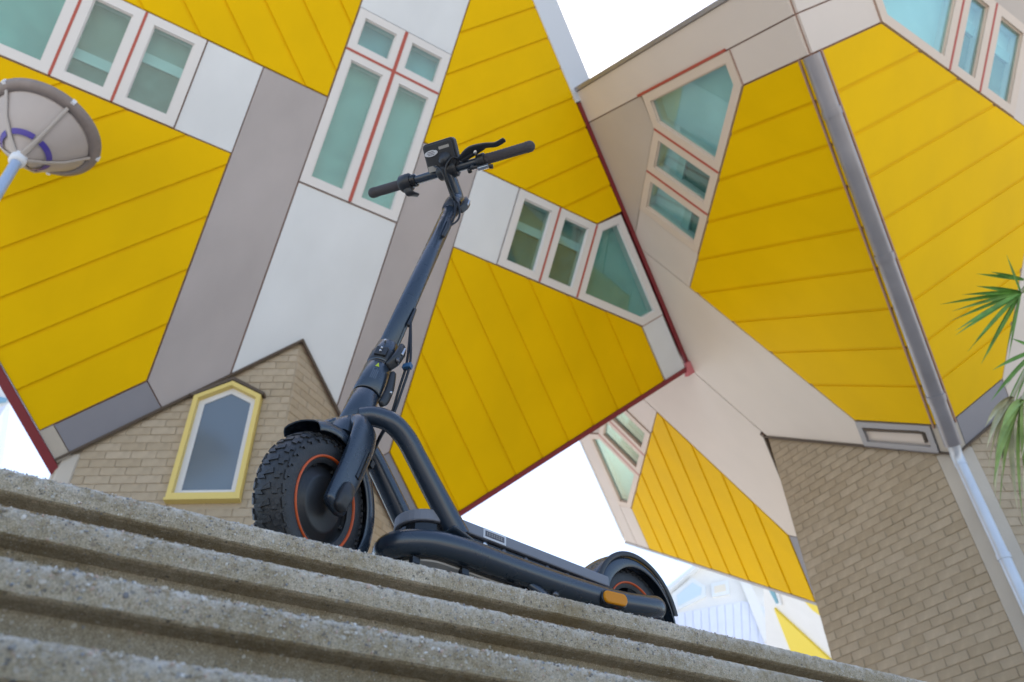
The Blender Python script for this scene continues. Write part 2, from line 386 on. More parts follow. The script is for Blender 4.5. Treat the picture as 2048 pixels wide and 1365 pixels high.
for k in range(5):
    p = MB(); z = ZT - RISE * k; d = D0 - RUN * k
    for i in range((1900, 1700, 1500, 1000, 400)[k]):
        l_ = rs.uniform(-.5, (1.3, 1.05, .9, .7, .5)[k]); sz = rs.choice((.0008, .0010, .0013, .0016)) * (.85, 1.0, 1.3, 1.1, 1.1)[k] * rs.uniform(.7, 1.3)
        if rs.random() < .03: sz *= 2.0
        t = rs.random()
        if t < .45: a = R(rs.uniform(0, 90)); c = SP(l_, d + .008 - .008 * math.cos(a), z - .008 + .008 * math.sin(a))
        elif t < .62: c = SP(l_, d + rs.uniform(.008, .06), z)
        else: c = SP(l_, d + .0005, z - .008 - abs(rs.gauss(0, .010)))
        if c.z < z - NOSE + .003: continue
        A_ = Vector((rs.gauss(0, 1), rs.gauss(0, 1), rs.gauss(0, 1))).normalized(); B_ = A_.orthogonal().normalized(); C_ = A_.cross(B_); sx, sy, sz_ = sz * rs.uniform(.8, 1.5), sz * rs.uniform(.7, 1.1), sz * rs.uniform(.5, .9)
        p.add([c + A_ * (v.x * sx) + B_ * (v.y * sy) + C_ * (v.z * sz_) for v in IV], IF, k < 0)
    tag(p.build('stone_chips', M['stone'], steps, recalc=False), kind='stuff')

# ------------------------------------------------------------------ cube houses
PSI = 4.242; SQ = math.sqrt(2 / 3); CQ = math.sqrt(1 / 3)
EV = [Vector((SQ * math.cos(PSI + a), SQ * math.sin(PSI + a), CQ)) for a in (0, 2 * math.pi / 3, 4 * math.pi / 3)]
E1, E2, E3 = EV
BA = Vector((-3.6291, 8.836, 3.1055)); KB = 1.0625; BB = Vector((5.3326, 8.8684, 2.9036)) * KB
S2 = math.sqrt(2)

class Face:
    def __init__(s, root, B, ea, eb, n, k=1.0): s.root, s.B, s.ea, s.eb, s.n = root, B, ea * k, eb * k, n
    def pts(s, poly, swap=False):
        return [s.B + s.ea * (q[1] if swap else q[0]) + s.eb * (q[0] if swap else q[1]) for q in poly]
    def panel(s, poly, m, name='panel', swap=False, h0=-.035, h1=.03, gap=.007):
        if len(poly) < 3 or abs(area(poly)) < .004: return
        b = MB().slab(s.pts(inset(poly, gap), swap), s.n, .0005, h1); k = len(b.f)
        b.slab(s.pts(inset(poly, .0006), swap), s.n, h0, .0)
        return b.build(name, m, s.root, mat2=M['joint'], split=k)
    def boards(s, poly, cuts, axis, m, swap=False):
        poly = ccw(poly)
        b = MB().slab(s.pts(inset(poly, .012), swap), s.n, .0005, .020); k = len(b.f)
        b.slab(s.pts(inset(poly, .0006), swap), s.n, -.035, .0); b.build('cladding_backing', m, s.root, mat2=M['joint'], split=k)
        lo = -99; GP = .017
        for hi in sorted(cuts) + [99]:
            a, b = (1, 0) if axis == 0 else (0, 1)
            p = clip(poly, a, b, lo + (GP if lo > -50 else 0)); p = clip(p, -a, -b, -hi + (GP if hi < 50 else 0)) if p else p
            lo_, lo = lo, hi
            if len(p) < 3 or abs(area(p)) < .004: continue
            p = inset(p, .0); p = clip(ccw(p), 0, 0, -1)
            g = inset(poly, .012); q = ccw(p)
            # keep inside the inset sector
            for i in range(len(g)):
                A_, B_ = g[i], g[(i + 1) % len(g)]; nx, ny = -(B_[1] - A_[1]), B_[0] - A_[0]; q = clip(q, nx, ny, nx * A_[0] + ny * A_[1])
                if len(q) < 3: break
            if len(q) < 3 or abs(area(q)) < .003: continue
            # each board leans a little: its lower edge stands proud
            P3 = s.pts(q, swap); mn = min(v[axis] for v in q); mx = max(v[axis] for v in q)
            top = [P3[i] + s.n * (.038 - .007 * (q[i][axis] - mn) / max(mx - mn, .01)) for i in range(len(q))]
            k = len(q); bot = [v + s.n * .0205 for v in P3]
            MB().add(top + bot, [tuple(range(k)), tuple(range(2 * k - 1, k - 1, -1))] + [(i, i + k, (i + 1) % k + k, (i + 1) % k) for i in range(k)]).build('cladding_board', m, s.root)
    def window(s, poly, fm, gm, swap=False, fw=.098, depth=.06, recess=None):
        full = inset(poly, .0006); inn0 = inset(poly, .05); poly = ccw(inset(poly, .009)); inn = inset(poly, fw); inn2 = inset(poly, fw + .014)
        win = MB().ring(s.pts(poly, swap), s.pts(inn, swap), s.n, .0005, .045)
        k_ = len(win.f); win.ring(s.pts(full, swap), s.pts(inn0, swap), s.n, -.035, .0); win = win.build('window', fm, s.root, mat2=M['joint'], split=k_)
        MB().ring(s.pts(inset(poly, fw - .006), swap), s.pts(inn2, swap), s.n, -.01, .020).build('sash', fm, win)
        MB().ring(s.pts(inset(poly, fw - .03), swap), s.pts(inset(poly, fw + .002), swap), s.n, -.13, -.012).build('reveal', M['frame'], win)
        MB().slab(s.pts(inset(poly, fw + .006), swap), s.n, -.004, .004).build('pane', M['clear'], win)
        ip = ccw(inset(poly, fw - .01)); sm_ = [q[0] + q[1] for q in ip]; lo_, hi_ = min(sm_), max(sm_)
        if hi_ - lo_ > .9 and len(ip) == 4 and gm is not M['glass']:  # glass reflections painted in as a pale bar and a darker panel
            f0 = lo_ + (hi_ - lo_) * random.choice((.25, .55, .62)); bar = clip(clip(ip, 1, 1, f0), -1, -1, -(f0 + .16))
            if len(bar) > 2: MB().slab(s.pts(bar, swap), s.n, -.10, -.075).build('reflection_bar', M['reflbar'], win)
            low = clip(ip, -1, -1, -f0)
            if len(low) > 2: MB().slab(s.pts(low, swap), s.n, -.122, -.110).build('dark_reflection', M['dark_reflection'], win)
        b = MB().slab(s.pts(inset(poly, fw - .01), swap), s.n, -.135, -.125).build('pane_backing', gm, win)  # backing panel that gives the pane its colour
        return win
    def strip(s, p, q, wd, m, h=.02, name='trim_strip', swap=False, h0=.003):
        dx, dy = q[0] - p[0], q[1] - p[1]; l = math.hypot(dx, dy); nx, ny = -dy / l * wd / 2, dx / l * wd / 2
        return MB().slab(s.pts([(p[0] + nx, p[1] + ny), (p[0] - nx, p[1] - ny), (q[0] - nx, q[1] - ny), (q[0] + nx, q[1] + ny)], swap), s.n, h0, h).build(name, m, s.root)
def sd(s_, d_): return ((s_ + d_) / 2, (s_ - d_) / 2)

def make_face(F, P, swaps, center, upper, vent=None, seamsL=None, seamsU=None, gm=('glass2', 'glass2', 'glass'), far=True):
    t, g, c, s1, s2, wd, gs, d1, d2, d3, top = [P[k] for k in ('t', 'g', 'c', 's1', 's2', 'w', 'gs', 'd1', 'd2', 'd3', 'top')]
    seamsL = seamsL or P['sl']; seamsU = seamsU or P['su']
    fr = M[P['frame']]; wh = M[P['white']]; ta = M[P['taupe']]
    for sw in swaps:
        # foot panel by the trunk
        fp = [(t, .14), (t, g - gs), (g, g - gs), (g, .14)]
        if vent is not None and vent == sw:
            # pressed panel with a recessed hatch and a bent handle rail
            pn = MB(); o_ = inset(fp, .01); i_ = inset(fp, .075); pn.ring(F.pts(o_, sw), F.pts(i_, sw), F.n, .004, .05); vp = pn.build('hatch_frame', M['ventgrey'], F.root)
            MB().slab(F.pts(inset(fp, .07), sw), F.n, .002, .010).build('hatch_plate', M['warm'], vp)
            y0, y1 = .25, g - gs - .10
            rl = MB(); tube(rl, F.pts([(g - .10, y1), (g - .085, y0 + .04), (g - .10, y0), (t + .13, y0)], sw), .020, 8)
            for v in rl.v: v += F.n * .045
            rl.build('rail', M['lintel'], vp)
        else:
            F.panel(fp, M['dark'], swap=sw)
        yl = [(g, .0), (g, g - gs), sd(s1, gs), (c, s1 - c), (c, .0)]
        F.boards(yl, seamsL, 0, M['yellow'], sw)
        # strip panel beside the middle band
        w0 = wd if center else .05
        st = [(t, t - w0), (t, g - gs), (g, g - gs), sd(s2, gs), sd(s2, w0)]
        sj = P.get('sj', 6.9)
        a = clip(ccw(st), -1, -1, -sj); b = clip(ccw(st), 1, 1, sj)
        F.panel(st, ta, swap=sw)
        F.panel([(t - .02, .0), (g, .0), (g, .1395), (t - .02, .1395)], M['concretecorner'], 'corner_panel', swap=sw, gap=.002)
        # window band
        F.panel([sd(s1, gs), sd(s2, gs), sd(s2, d1), sd(s1, d1)], wh, swap=sw)
        F.window([sd(s1, d1), sd(s2, d1), sd(s2, d2), sd(s1, d2)], fr, M[gm[0]], sw)
        F.window([sd(s1, d2), sd(s2, d2), sd(s2, d3), sd(s1, d3)], fr, M[gm[1]], sw)
        cw = [(c, s1 - c), sd(s1, d3), sd(s2, d3), (top, sd(s2, d3)[1] - .02), (top, s1 - c)]
        F.window(cw, fr, M[gm[2]], sw)
        for dd in (d2, d3): F.strip(sd(s1 + .02, dd), sd(s2 - .02, dd), .028, M['redline'], .048, 'mullion', sw)
        F.strip((c, s1 - c), (top, s1 - c), .02, M['joint'], .03, 'trim_strip', sw)
        F.panel([(c, .0), (c, s1 - c), (top, s1 - c), (top, .0)], wh, swap=sw)
        # upper sector, out to the edge v... cut by the band and the middle
        up = [sd(s2, d3), sd(s2, w0 if center else .07), ((7.5), 7.5 - (w0 if center else .07)), (7.5, sd(s2, d3)[1])]
        if not center or upper != 'yellow': up = clip(ccw(up), -1, 0, -top)
        if upper == 'yellow':
            F.boards(up, seamsU, 1, M['yellow'], sw)
        else:
            F.panel(up, M['taupe2'], swap=sw)
        if top < 7.4:
            F.panel([(top, .0), (top, 4.5), (7.56, 4.5), (7.56, .0)], wh, swap=sw, gap=.008)
            F.panel([(top, 4.5), (top, top - .07), (7.56, 7.5), (7.56, 4.5)], wh, swap=sw, gap=.008)
    if center:
        # lower white slab from the trunk peak, window cluster, top panel
        lw = [(t, t - wd), (t, t), (t - wd, t)] + [sd(s1, -wd), sd(s1, wd)]
        F.panel(lw, wh, gap=.012)
        sm = P['sm']; stp = P['st']
        for (a, b) in ((-wd, 0), (0, wd)):
            F.window([sd(s1, a), sd(sm, a), sd(sm, b), sd(s1, b)], fr, M['glass'], fw=.10)
            F.window([sd(sm, a), sd(stp, a), sd(stp, b), sd(sm, b)], fr, M['glassblue'], fw=.095)
        F.strip(sd(s1 + .02, 0), sd(stp - .02, 0), .042, M['redline'], .05, 'mullion')
        F.strip(sd(sm, -wd + .02), sd(sm, -.03), .03, M['redline'], .05, 'mullion'); F.strip(sd(sm, .03), sd(sm, wd - .02), .03, M['redline'], .05, 'mullion')
        F.panel([sd(stp, -wd), sd(stp, wd), (7.48, 7.48 - wd), (7.48, 7.48), (7.48 - wd, 7.48)], wh)
M['ventgrey'] = mat('vent_grey', (.36, .35, .36), .5)
PA = dict(t=2.73, g=3.07, c=7.07, s1=7.92, s2=9.45, w=.88, gs=1.97, d1=2.86, d2=3.77, d3=4.62, top=7.46, sm=10.38, st=11.17,
          sl=[3.52 + .44 * i for i in range(9)], su=[2.81 + .425 * i for i in range(12)], frame='frame', white='white', taupe='taupe', sj=6.95)
PB = dict(t=2.60, g=2.93, c=6.76, s1=7.61, s2=9.09, w=.84, gs=1.86, d1=2.67, d2=3.54, d3=4.38, top=7.14, sm=9.9, st=10.7,
          sl=[3.37 + .425 * i for i in range(9)], su=[2.7 + .41 * i for i in range(12)], frame='framewarm', white='warm', taupe='band', sj=5.6)

def cube_body(root, B, m=None, lo=.15, hi=7.45):
    vs = [B + E1 * a + E2 * b + E3 * c for a in (lo, hi) for b in (lo, hi) for c in (lo, hi)]
    return MB().add(vs, [(0, 1, 3, 2), (4, 6, 7, 5), (0, 4, 5, 1), (2, 3, 7, 6), (0, 2, 6, 4), (1, 5, 7, 3)]).build('body', m or M['joint'], root)
def cube_roof(root, B, K=1.0):
    mb_ = MB()
    for (a, b, c) in ((E1, E2, E3), (E2, E3, E1), (E3, E1, E2)):
        o_ = B + c * 7.46 * K; h_ = 7.4 * K
        mb_.slab([o_ + a * .1 + b * .1, o_ + a * h_ + b * .1, o_ + a * h_ + b * h_, o_ + a * .1 + b * h_], c, 0, .05)
    return mb_.build('roof', M['roof'], root)

def hexpt(B, i, rad, z): a = PSI + i * math.pi / 3; return Vector((B.x + math.cos(a) * rad, B.y + math.sin(a) * rad, z))
def trunk(root, B, tt, walls, holes=None, pipe_corner=True):
    rad = tt * SQ; z0 = ZT - .02; z1 = B.z + tt * CQ * 2 + .1
    mb_ = MB(); low = [hexpt(B, i, rad - .02, z0) for i in range(6)]; hi = [hexpt(B, i, rad - .02, z1) for i in range(6)]
    mb_.add(low + hi, [(i, (i + 1) % 6, 6 + (i + 1) % 6, 6 + i) for i in range(6)] + [tuple(range(6, 12))])
    tw = mb_.build('trunk_wall', M['mortar'], root)
    # bricks
    H = .0975; LB = .255; J = .0065; cand = []
    for wi in walls:
        p0 = hexpt(B, wi, rad - .02, 0); p1 = hexpt(B, wi + 1, rad - .02, 0); h = (p1 - p0); W = h.length; h.normalize(); n = h.cross(Vector((0, 0, 1)))
        c0 = .20 if wi % 6 == 0 else 0.0; c1 = .20 if (wi + 1) % 6 == 0 else 0.0
        rows = int((z1 - z0) / H)
        for r in range(rows):
            z = z0 + r * H
            x = c0 - (LB / 2 if r % 2 else 0)
            while x < W - c1:
                xa, xb = max(x, c0), min(x + LB, W - c1); x += LB
                if xb - xa < .05: continue
                # slanted top: skip bricks fully inside the cube
                hh = (xa + xb) / 2
                fr = hh / W if wi % 2 == 0 else 1 - hh / W        # 0 at cube-edge corner, 1 at face-middle corner
                ztop = B.z + CQ * tt * (1 + fr)
                if z > ztop + .15: continue
                if holes and wi in holes:
                    skip = False
                    for (ha, hb, za, zb, apex, hm) in holes[wi]:
                        lo_z = za; 
                        def top_at(xx): return zb + (apex - zb) * max(0, 1 - abs(xx - hm) / (hm - ha if xx < hm else hb - hm))
                        if z + H > B.z + za and z < B.z + top_at(min(max(hh, ha), hb)) - .0:
                            if xa >= ha and xb <= hb: skip = True
                            elif xa < ha < xb: xb = ha
                            elif xa < hb < xb: xa = hb
                            elif xa < ha and xb > hb: skip = True
                    if skip or xb - xa < .03: continue
                cen = p0 + h * ((xa + xb) / 2) + Vector((0, 0, z + H / 2)) + n * -.003
                pr = project(cen); vis = 0
                if pr and -30 < pr[0] < 2080 and -30 < pr[1] < 937 + .237 * pr[0] + 12 and z < ztop: vis = 1
                cand.append((vis, (cen).length, cen, h.copy(), n.copy(), (xb - xa - J) / 2))
    cand.sort(key=lambda c_: (-c_[0], c_[1]))
    # shared unit brick
    keep = [c_ for c_ in cand if c_[0]][:300]; rest = cand[len(keep):]
    me = {}
    for (v, dd, cen, h, n, hl) in keep:
        key = (round(hl, 3), round(h.x, 3))
        if key not in me:
            m_ = bpy.data.meshes.new('brick'); hx, hy, hz = hl, .012, (H - J) / 2; ch = .004; Z = Vector((0, 0, 1))
            vs = []
            for (a, b) in ((-1, -1), (1, -1), (1, 1), (-1, 1)): vs.append(h * (hx * a) + Z * (hz * b) - n * hy)
            for (a, b) in ((-1, -1), (1, -1), (1, 1), (-1, 1)): vs.append(h * (hx * a) + Z * (hz * b) + n * (hy - ch))
            for (a, b) in ((-1, -1), (1, -1), (1, 1), (-1, 1)): vs.append(h * ((hx - ch) * a) + Z * ((hz - ch) * b) + n * hy)
            fs = [(8, 9, 10, 11)] + [(i, (i + 1) % 4, 4 + (i + 1) % 4, 4 + i) for i in range(4)] + [(4 + i, 4 + (i + 1) % 4, 8 + (i + 1) % 4, 8 + i) for i in range(4)]
            m_.from_pydata(vs, [], fs); m_.materials.append(M['brick']); me[key] = m_
        o = bpy.data.objects.new('brick', me[key]); COL.objects.link(o); o.parent = tw; o.location = cen - origin(tw) + n * random.uniform(-.003, .003)
    mb2 = MB()
    for (v, dd, cen, h, n, hl) in rest: mb2.box(cen, h, n, Vector((0, 0, 1)), hl, .012, (H - J) / 2)
    tag(mb2.build('brickwork', M['brick'], tw), kind='stuff')
    # concrete corner posts at the three cube-edge corners
    for i in (0, 2, 4):
        c = hexpt(B, i, rad + .004, 0); a = hexpt(B, i + 1, rad + .004, 0); b = hexpt(B, i - 1, rad + .004, 0)
        da = (a - c).normalized(); db = (b - c).normalized(); rd = (c - Vector((B.x, B.y, 0))).normalized()
        pts = [c + da * .005, c + da * .215, c + da * .215 - rd * .1, c + db * .215 - rd * .1, c + db * .215, c + db * .005]
        pts = [c + da * .06, c + da * .205, c + da * .205 - rd * .1, c + db * .205 - rd * .1, c + db * .205, c + db * .06]
        zc = B.z + CQ * tt * 1.05
        mb3 = MB(); k = 6
        mb3.add([Vector((p.x, p.y, z0)) for p in pts] + [Vector((p.x, p.y, zc)) for p in pts], [(j, (j + 1) % k, k + (j + 1) % k, k + j) for j in range(k)] + [tuple(range(k, 2 * k)), tuple(range(k))])
        mb3.build('corner_post', M['concretecorner'], root)
    return tw

LAB = 'tilted yellow and white cube house on a brick hexagonal trunk'
houseA = empty('cube_house', (BA.x, BA.y, ZT), 'cube house behind the scooter, with a four-pane window and yellow-framed window in its brick trunk', 'house', 'cube houses')
cube_body(houseA, BA); cube_roof(houseA, BA)
FA = Face(houseA, BA, E1, E2, -E3)
make_face(FA, PA, (False, True), True, 'yellow')
# rims and fascia
FA.strip((0.0, 7.53), (4.0, 7.53), .055, M['red'], .04, 'edge_trim', h0=-.01)
FA.strip((4.02, 7.66), (7.6, 7.66), .36, M['fascia'], .05, 'fascia_board', h0=-.10)
FA.strip((3.9, 7.55), (4.03, 7.7), .12, M['zincl'], .03, 'flashing', h0=-.06)
FA.strip((-.025, -.06), (-.025, 7.56), .062, M['red'], .05, 'edge_trim', h0=-.05)
FA.strip((-.06, -.05), (7.6, -.05), .09, M['red'], .05, 'edge_trim', h0=-.05)
FA.panel([(-.12, 7.42), (-.12, 7.62), (.06, 7.62), (.06, 7.5)], M['pink'], 'corner_cap', h0=.02, h1=.07, gap=0)
# arched (pointed) window in trunk wall 0 : coordinates (h, z above B)
radA = 2.73 * SQ; hA0 = hexpt(BA, 0, radA - .02, 0); hA1 = hexpt(BA, 1, radA - .02, 0); hA = (hA1 - hA0).normalized(); nA = hA.cross(Vector((0, 0, 1)))
trunk(houseA, BA, 2.73, (0, 1, 5), holes={0: [(1.21, 1.915, 1.085, 2.35, 2.56, 1.575)]})
def WP(l, off=0): return [hA0 + hA * a + Vector((0, 0, BA.z + b)) + nA * off for a, b in l]
wo_ = [(1.205, 1.10), (1.915, 1.10), (1.915, 2.345), (1.578, 2.54), (1.205, 2.345)]
wi_ = inset(wo_, .050); wi2 = inset(wo_, .045); wi3 = inset(wo_, .112)
pw = MB().ring(WP(ccw(wo_)), WP(wi_), nA, -.02, .085).build('window', M['yframe'], houseA)
MB().ring(WP(wi2), WP(wi3), nA, -.02, .022).build('sash', M['frame'], pw)
MB().slab(WP(inset(wo_, .10)), nA, -.02, .012).build('pane', M['glassgrey'], pw)
MB().slab(WP([(1.195, 1.072), (1.922, 1.072), (1.922, 1.0985), (1.195, 1.0985)]), nA, -.01, .092).build('sill', M['yframe'], pw)
lt = MB(); lt.slab(WP([(1.19, 2.345), (1.578, 2.555), (1.578, 2.60), (1.15, 2.37)]), nA, -.01, .088); lt.slab(WP([(1.94, 2.345), (1.95, 2.375), (1.578, 2.60), (1.578, 2.555)]), nA, -.01, .088)
lt.build('lintel', M['lintel'], pw)
# dark soffit bead where the cladding meets the brickwork
for F_, t_ in ((FA, 2.735),):
    F_.strip((t_ + .012, .0), (t_ + .012, t_ + .024), .026, M['lintel'], .055, 'edge_bead', h0=.0); F_.strip((t_ + .0, t_ + .012), (0, t_ + .012), .026, M['lintel'], .055, 'edge_bead', h0=.0)

houseB = empty('cube_house', (BB.x, BB.y, ZT), 'cube house at the right with a grey drainpipe down its folded yellow edge', 'house', 'cube houses')
cube_body(houseB, BB, lo=.15, hi=7.5 * KB); cube_roof(houseB, BB, KB)
F1 = Face(houseB, BB, E1, E3, -E2, KB); F2 = Face(houseB, BB, E1, E2, -E3, KB)
make_face(F1, PB, (False, True), False, 'taupe', vent=False, gm=('glass3', 'glass3', 'glass3'))
P2 = dict(PB); P2.update(s1=7.78, gs=1.95, s2=9.3, d1=2.75, d2=3.6, d3=4.3)
make_face(F2, P2, (False, True), True, 'taupe', gm=('glass3', 'glass3', 'glass3'))
F1.strip((2.60 + .06, 2.60 + .06), (7.2, 7.2), .07, M['band'], .036, 'joint_cover')
F1.strip((7.585, .0), (7.585, 7.6), .05, M['zinc'], .05, 'gutter_edge', h0=-.10)
F1.strip((-.02, .1), (-.02, 7.55), .05, M['zinc'], .04, 'edge_trim', h0=-.05)
F1.strip((.1, 7.53), (7.5, 7.53), .05, M['zincl'], .04, 'edge_trim', h0=-.05)
F1.strip((top_ := 7.15, .9), (7.15, 2.4), .03, M['redline'], .05, 'mullion')
F1.strip((2.612, .0), (2.612, 2.62), .02, M['lintel'], .05, 'edge_bead', h0=.0); F1.strip((2.62, 2.612), (0, 2.612), .02, M['lintel'], .05, 'edge_bead', h0=.0)
F2.strip((2.612, .0), (2.612, 2.62), .02, M['lintel'], .05, 'edge_bead', h0=.0)
trunk(houseB, BB, 2.60 * KB, (0, 5, 4))
# drainpipe along the folded edge, then down the trunk corner
nmid = (-E2 - E3).normalized()
def edgept(u, h=.06): return BB + E1 * (u * KB) + nmid * h
pipe_parts = [(2.66, 3.55), (3.55, 5.13), (5.13, 6.74)]
for (a, b) in ((2.72, 3.25), (3.25, 4.75), (4.75, 6.2), (6.2, 6.76)):
    p = MB(); loft(p, [edgept(a + .01, .05), edgept(b - .01, .05)], (.085, .07), (E2 - E3).normalized(), 20, 3.0, 'flat'); p.build('drainpipe', M['zinc'], houseB)
for u in (3.25, 4.75, 6.2):
    p = MB(); loft(p, [edgept(u - .035, .05), edgept(u + .035, .05)], (.094, .079), (E2 - E3).normalized(), 20, 3.0, 'flat'); p.build('pipe_joint', M['zinc'], houseB)
rd = Vector((math.cos(PSI), math.sin(PSI), 0)); cx = hexpt(BB, 0, 2.60 * KB * SQ, 0) + rd * .012
for sgn, (Fq, sw) in enumerate(((F1, False), (F2, False))):
    Fq.strip((2.9, .105), (6.76, .105), .02, M['joint'], .05, 'edge_bead', h0=.0)
zs = BB.z + 2.60 * KB * CQ
p = MB(); tube(p, [edgept(2.78, .05), edgept(2.70, .055), Vector((cx.x, cx.y, zs - .02)), Vector((cx.x, cx.y, zs - .16))], .062, 16); p.build('pipe_elbow', M['zincl'], houseB)
z = zs - .14
for L_ in (1.05, 1.15, .6):
    if z - L_ < ZT: L_ = z - ZT
    p = MB(); tube(p, [Vector((cx.x, cx.y, z)), Vector((cx.x, cx.y, z - L_ + .005))], .058, 18); p.build('downpipe', M['zincl'], houseB)
    p = MB(); tube(p, [Vector((cx.x, cx.y, z - L_ + .03)), Vector((cx.x, cx.y, z - L_ - .03))], .066, 18); p.build('pipe_joint', M['zincl'], houseB)
    z -= L_

# ------------------------------------------------------------------ distant houses
def pole_pt(x, y, D):
    r = ray(x, y); h = math.hypot(r.x, r.y); return r * (D / h)
M['paleblue'] = mat('pale_blue_cladding', (.76, .80, .93), .5, var=.03)  # glare over the far buildings is put into these pale colours
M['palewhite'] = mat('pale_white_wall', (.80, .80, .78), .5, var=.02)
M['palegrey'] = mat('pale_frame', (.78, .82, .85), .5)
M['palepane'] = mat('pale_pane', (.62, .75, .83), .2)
M['yellowpale'] = mat('glare_paled_yellow', (.85, .66, .06), .5)  # cladding yellow lightened to paint in the glare
def vplane_pt(x, y, O, n):      # pixel to a vertical plane
    r = ray(x, y); return r * (O.dot(n) / r.dot(n))
def far_building():
    O = pole_pt(1450, 1200, 34); n = Vector((-.30, -.954, 0)).normalized()
    root = empty('far_building', (O.x, O.y, ZT), 'pale blue gabled building far behind the rear wheel, washed out by the sky', 'building')
    q = lambda pts, off=0: [vplane_pt(x, y, O, n) + n * off for x, y in pts]
    def wallpoly(pts, m, name, h0, h1, parent=root): return MB().slab(q(pts), n, h0, h1).build(name, m, parent)
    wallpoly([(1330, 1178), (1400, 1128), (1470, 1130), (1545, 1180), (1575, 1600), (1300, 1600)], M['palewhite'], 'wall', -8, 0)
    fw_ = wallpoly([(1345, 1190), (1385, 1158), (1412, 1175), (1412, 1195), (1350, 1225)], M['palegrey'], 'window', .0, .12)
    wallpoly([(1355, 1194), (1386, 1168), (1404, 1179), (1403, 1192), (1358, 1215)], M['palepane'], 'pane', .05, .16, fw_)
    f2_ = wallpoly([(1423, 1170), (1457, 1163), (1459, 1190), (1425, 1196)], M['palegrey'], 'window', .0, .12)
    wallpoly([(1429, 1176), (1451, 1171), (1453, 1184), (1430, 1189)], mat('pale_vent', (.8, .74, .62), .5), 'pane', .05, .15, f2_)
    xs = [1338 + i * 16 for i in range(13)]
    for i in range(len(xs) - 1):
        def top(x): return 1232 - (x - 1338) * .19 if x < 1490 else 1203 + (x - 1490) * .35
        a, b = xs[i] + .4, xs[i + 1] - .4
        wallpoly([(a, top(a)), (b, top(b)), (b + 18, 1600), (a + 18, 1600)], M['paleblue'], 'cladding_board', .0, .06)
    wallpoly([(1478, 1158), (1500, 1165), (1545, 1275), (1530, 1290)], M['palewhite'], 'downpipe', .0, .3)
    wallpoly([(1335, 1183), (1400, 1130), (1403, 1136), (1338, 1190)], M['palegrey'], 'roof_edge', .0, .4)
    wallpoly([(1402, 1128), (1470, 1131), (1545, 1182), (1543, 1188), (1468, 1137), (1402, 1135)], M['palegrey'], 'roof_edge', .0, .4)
    return root
far_building()
def far_cube():
    # a third cube house further down the row, seen below the right house
    Bc = pole_pt(1700, 1330, 27.5)
    s = .9
    root = empty('cube_house', (Bc.x, Bc.y, ZT), 'far white and yellow cube house, paled by glare, seen under the right house beside its brick trunk', 'house', 'cube houses')
    n = -E2; O = pole_pt(1600, 1250, 27)
    def q(pts): 
        out = []
        for x, y in pts:
            r = ray(x, y); out.append(r * (O.dot(n) / r.dot(n)))
        return out
    def sl(pts, m, name, h0, h1, parent=root): return MB().slab(q(pts), n, h0, h1).build(name, m, parent)
    sl([(1525, 1150), (1535, 1330), (1760, 1420), (1760, 1150)], M['palewhite'], 'wall', -5, 0)
    sl([(1551, 1215), (1586, 1305), (1700, 1352)], M['yellowpale'], 'cladding_board', .0, .08)
    sl([(1603, 1190), (1640, 1190), (1645, 1230), (1628, 1218)], M['yellowpale'], 'cladding_board', .0, .08)
    ww = sl([(1536, 1172), (1556, 1178), (1566, 1208), (1556, 1210)], M['palegrey'], 'window', .0, .06)
    sl([(1541, 1177), (1552, 1181), (1560, 1204), (1556, 1205)], M['glassblue'], 'pane', .03, .09, ww)
    w2 = sl([(1560, 1172), (1576, 1172), (1570, 1186)], M['palegrey'], 'window', .0, .06)
    return root
far_cube()
def left_far():
    O = pole_pt(10, 790, 24); n = Vector((.5, -.866, 0))
    root = empty('far_building', (O.x, O.y, ZT), 'sliver of a pale building at the left edge beyond the red cube rim', 'building')
    q = lambda pts: [vplane_pt(x, y, O, n) for x, y in pts]
    sl = lambda pts, m, name, h0, h1, par=root: MB().slab(q(pts), n, h0, h1).build(name, m, par)
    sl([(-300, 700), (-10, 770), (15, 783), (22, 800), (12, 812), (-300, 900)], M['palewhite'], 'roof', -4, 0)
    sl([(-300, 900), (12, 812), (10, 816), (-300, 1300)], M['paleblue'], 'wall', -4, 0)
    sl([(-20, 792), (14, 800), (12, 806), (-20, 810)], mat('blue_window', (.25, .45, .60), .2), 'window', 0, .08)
left_far()

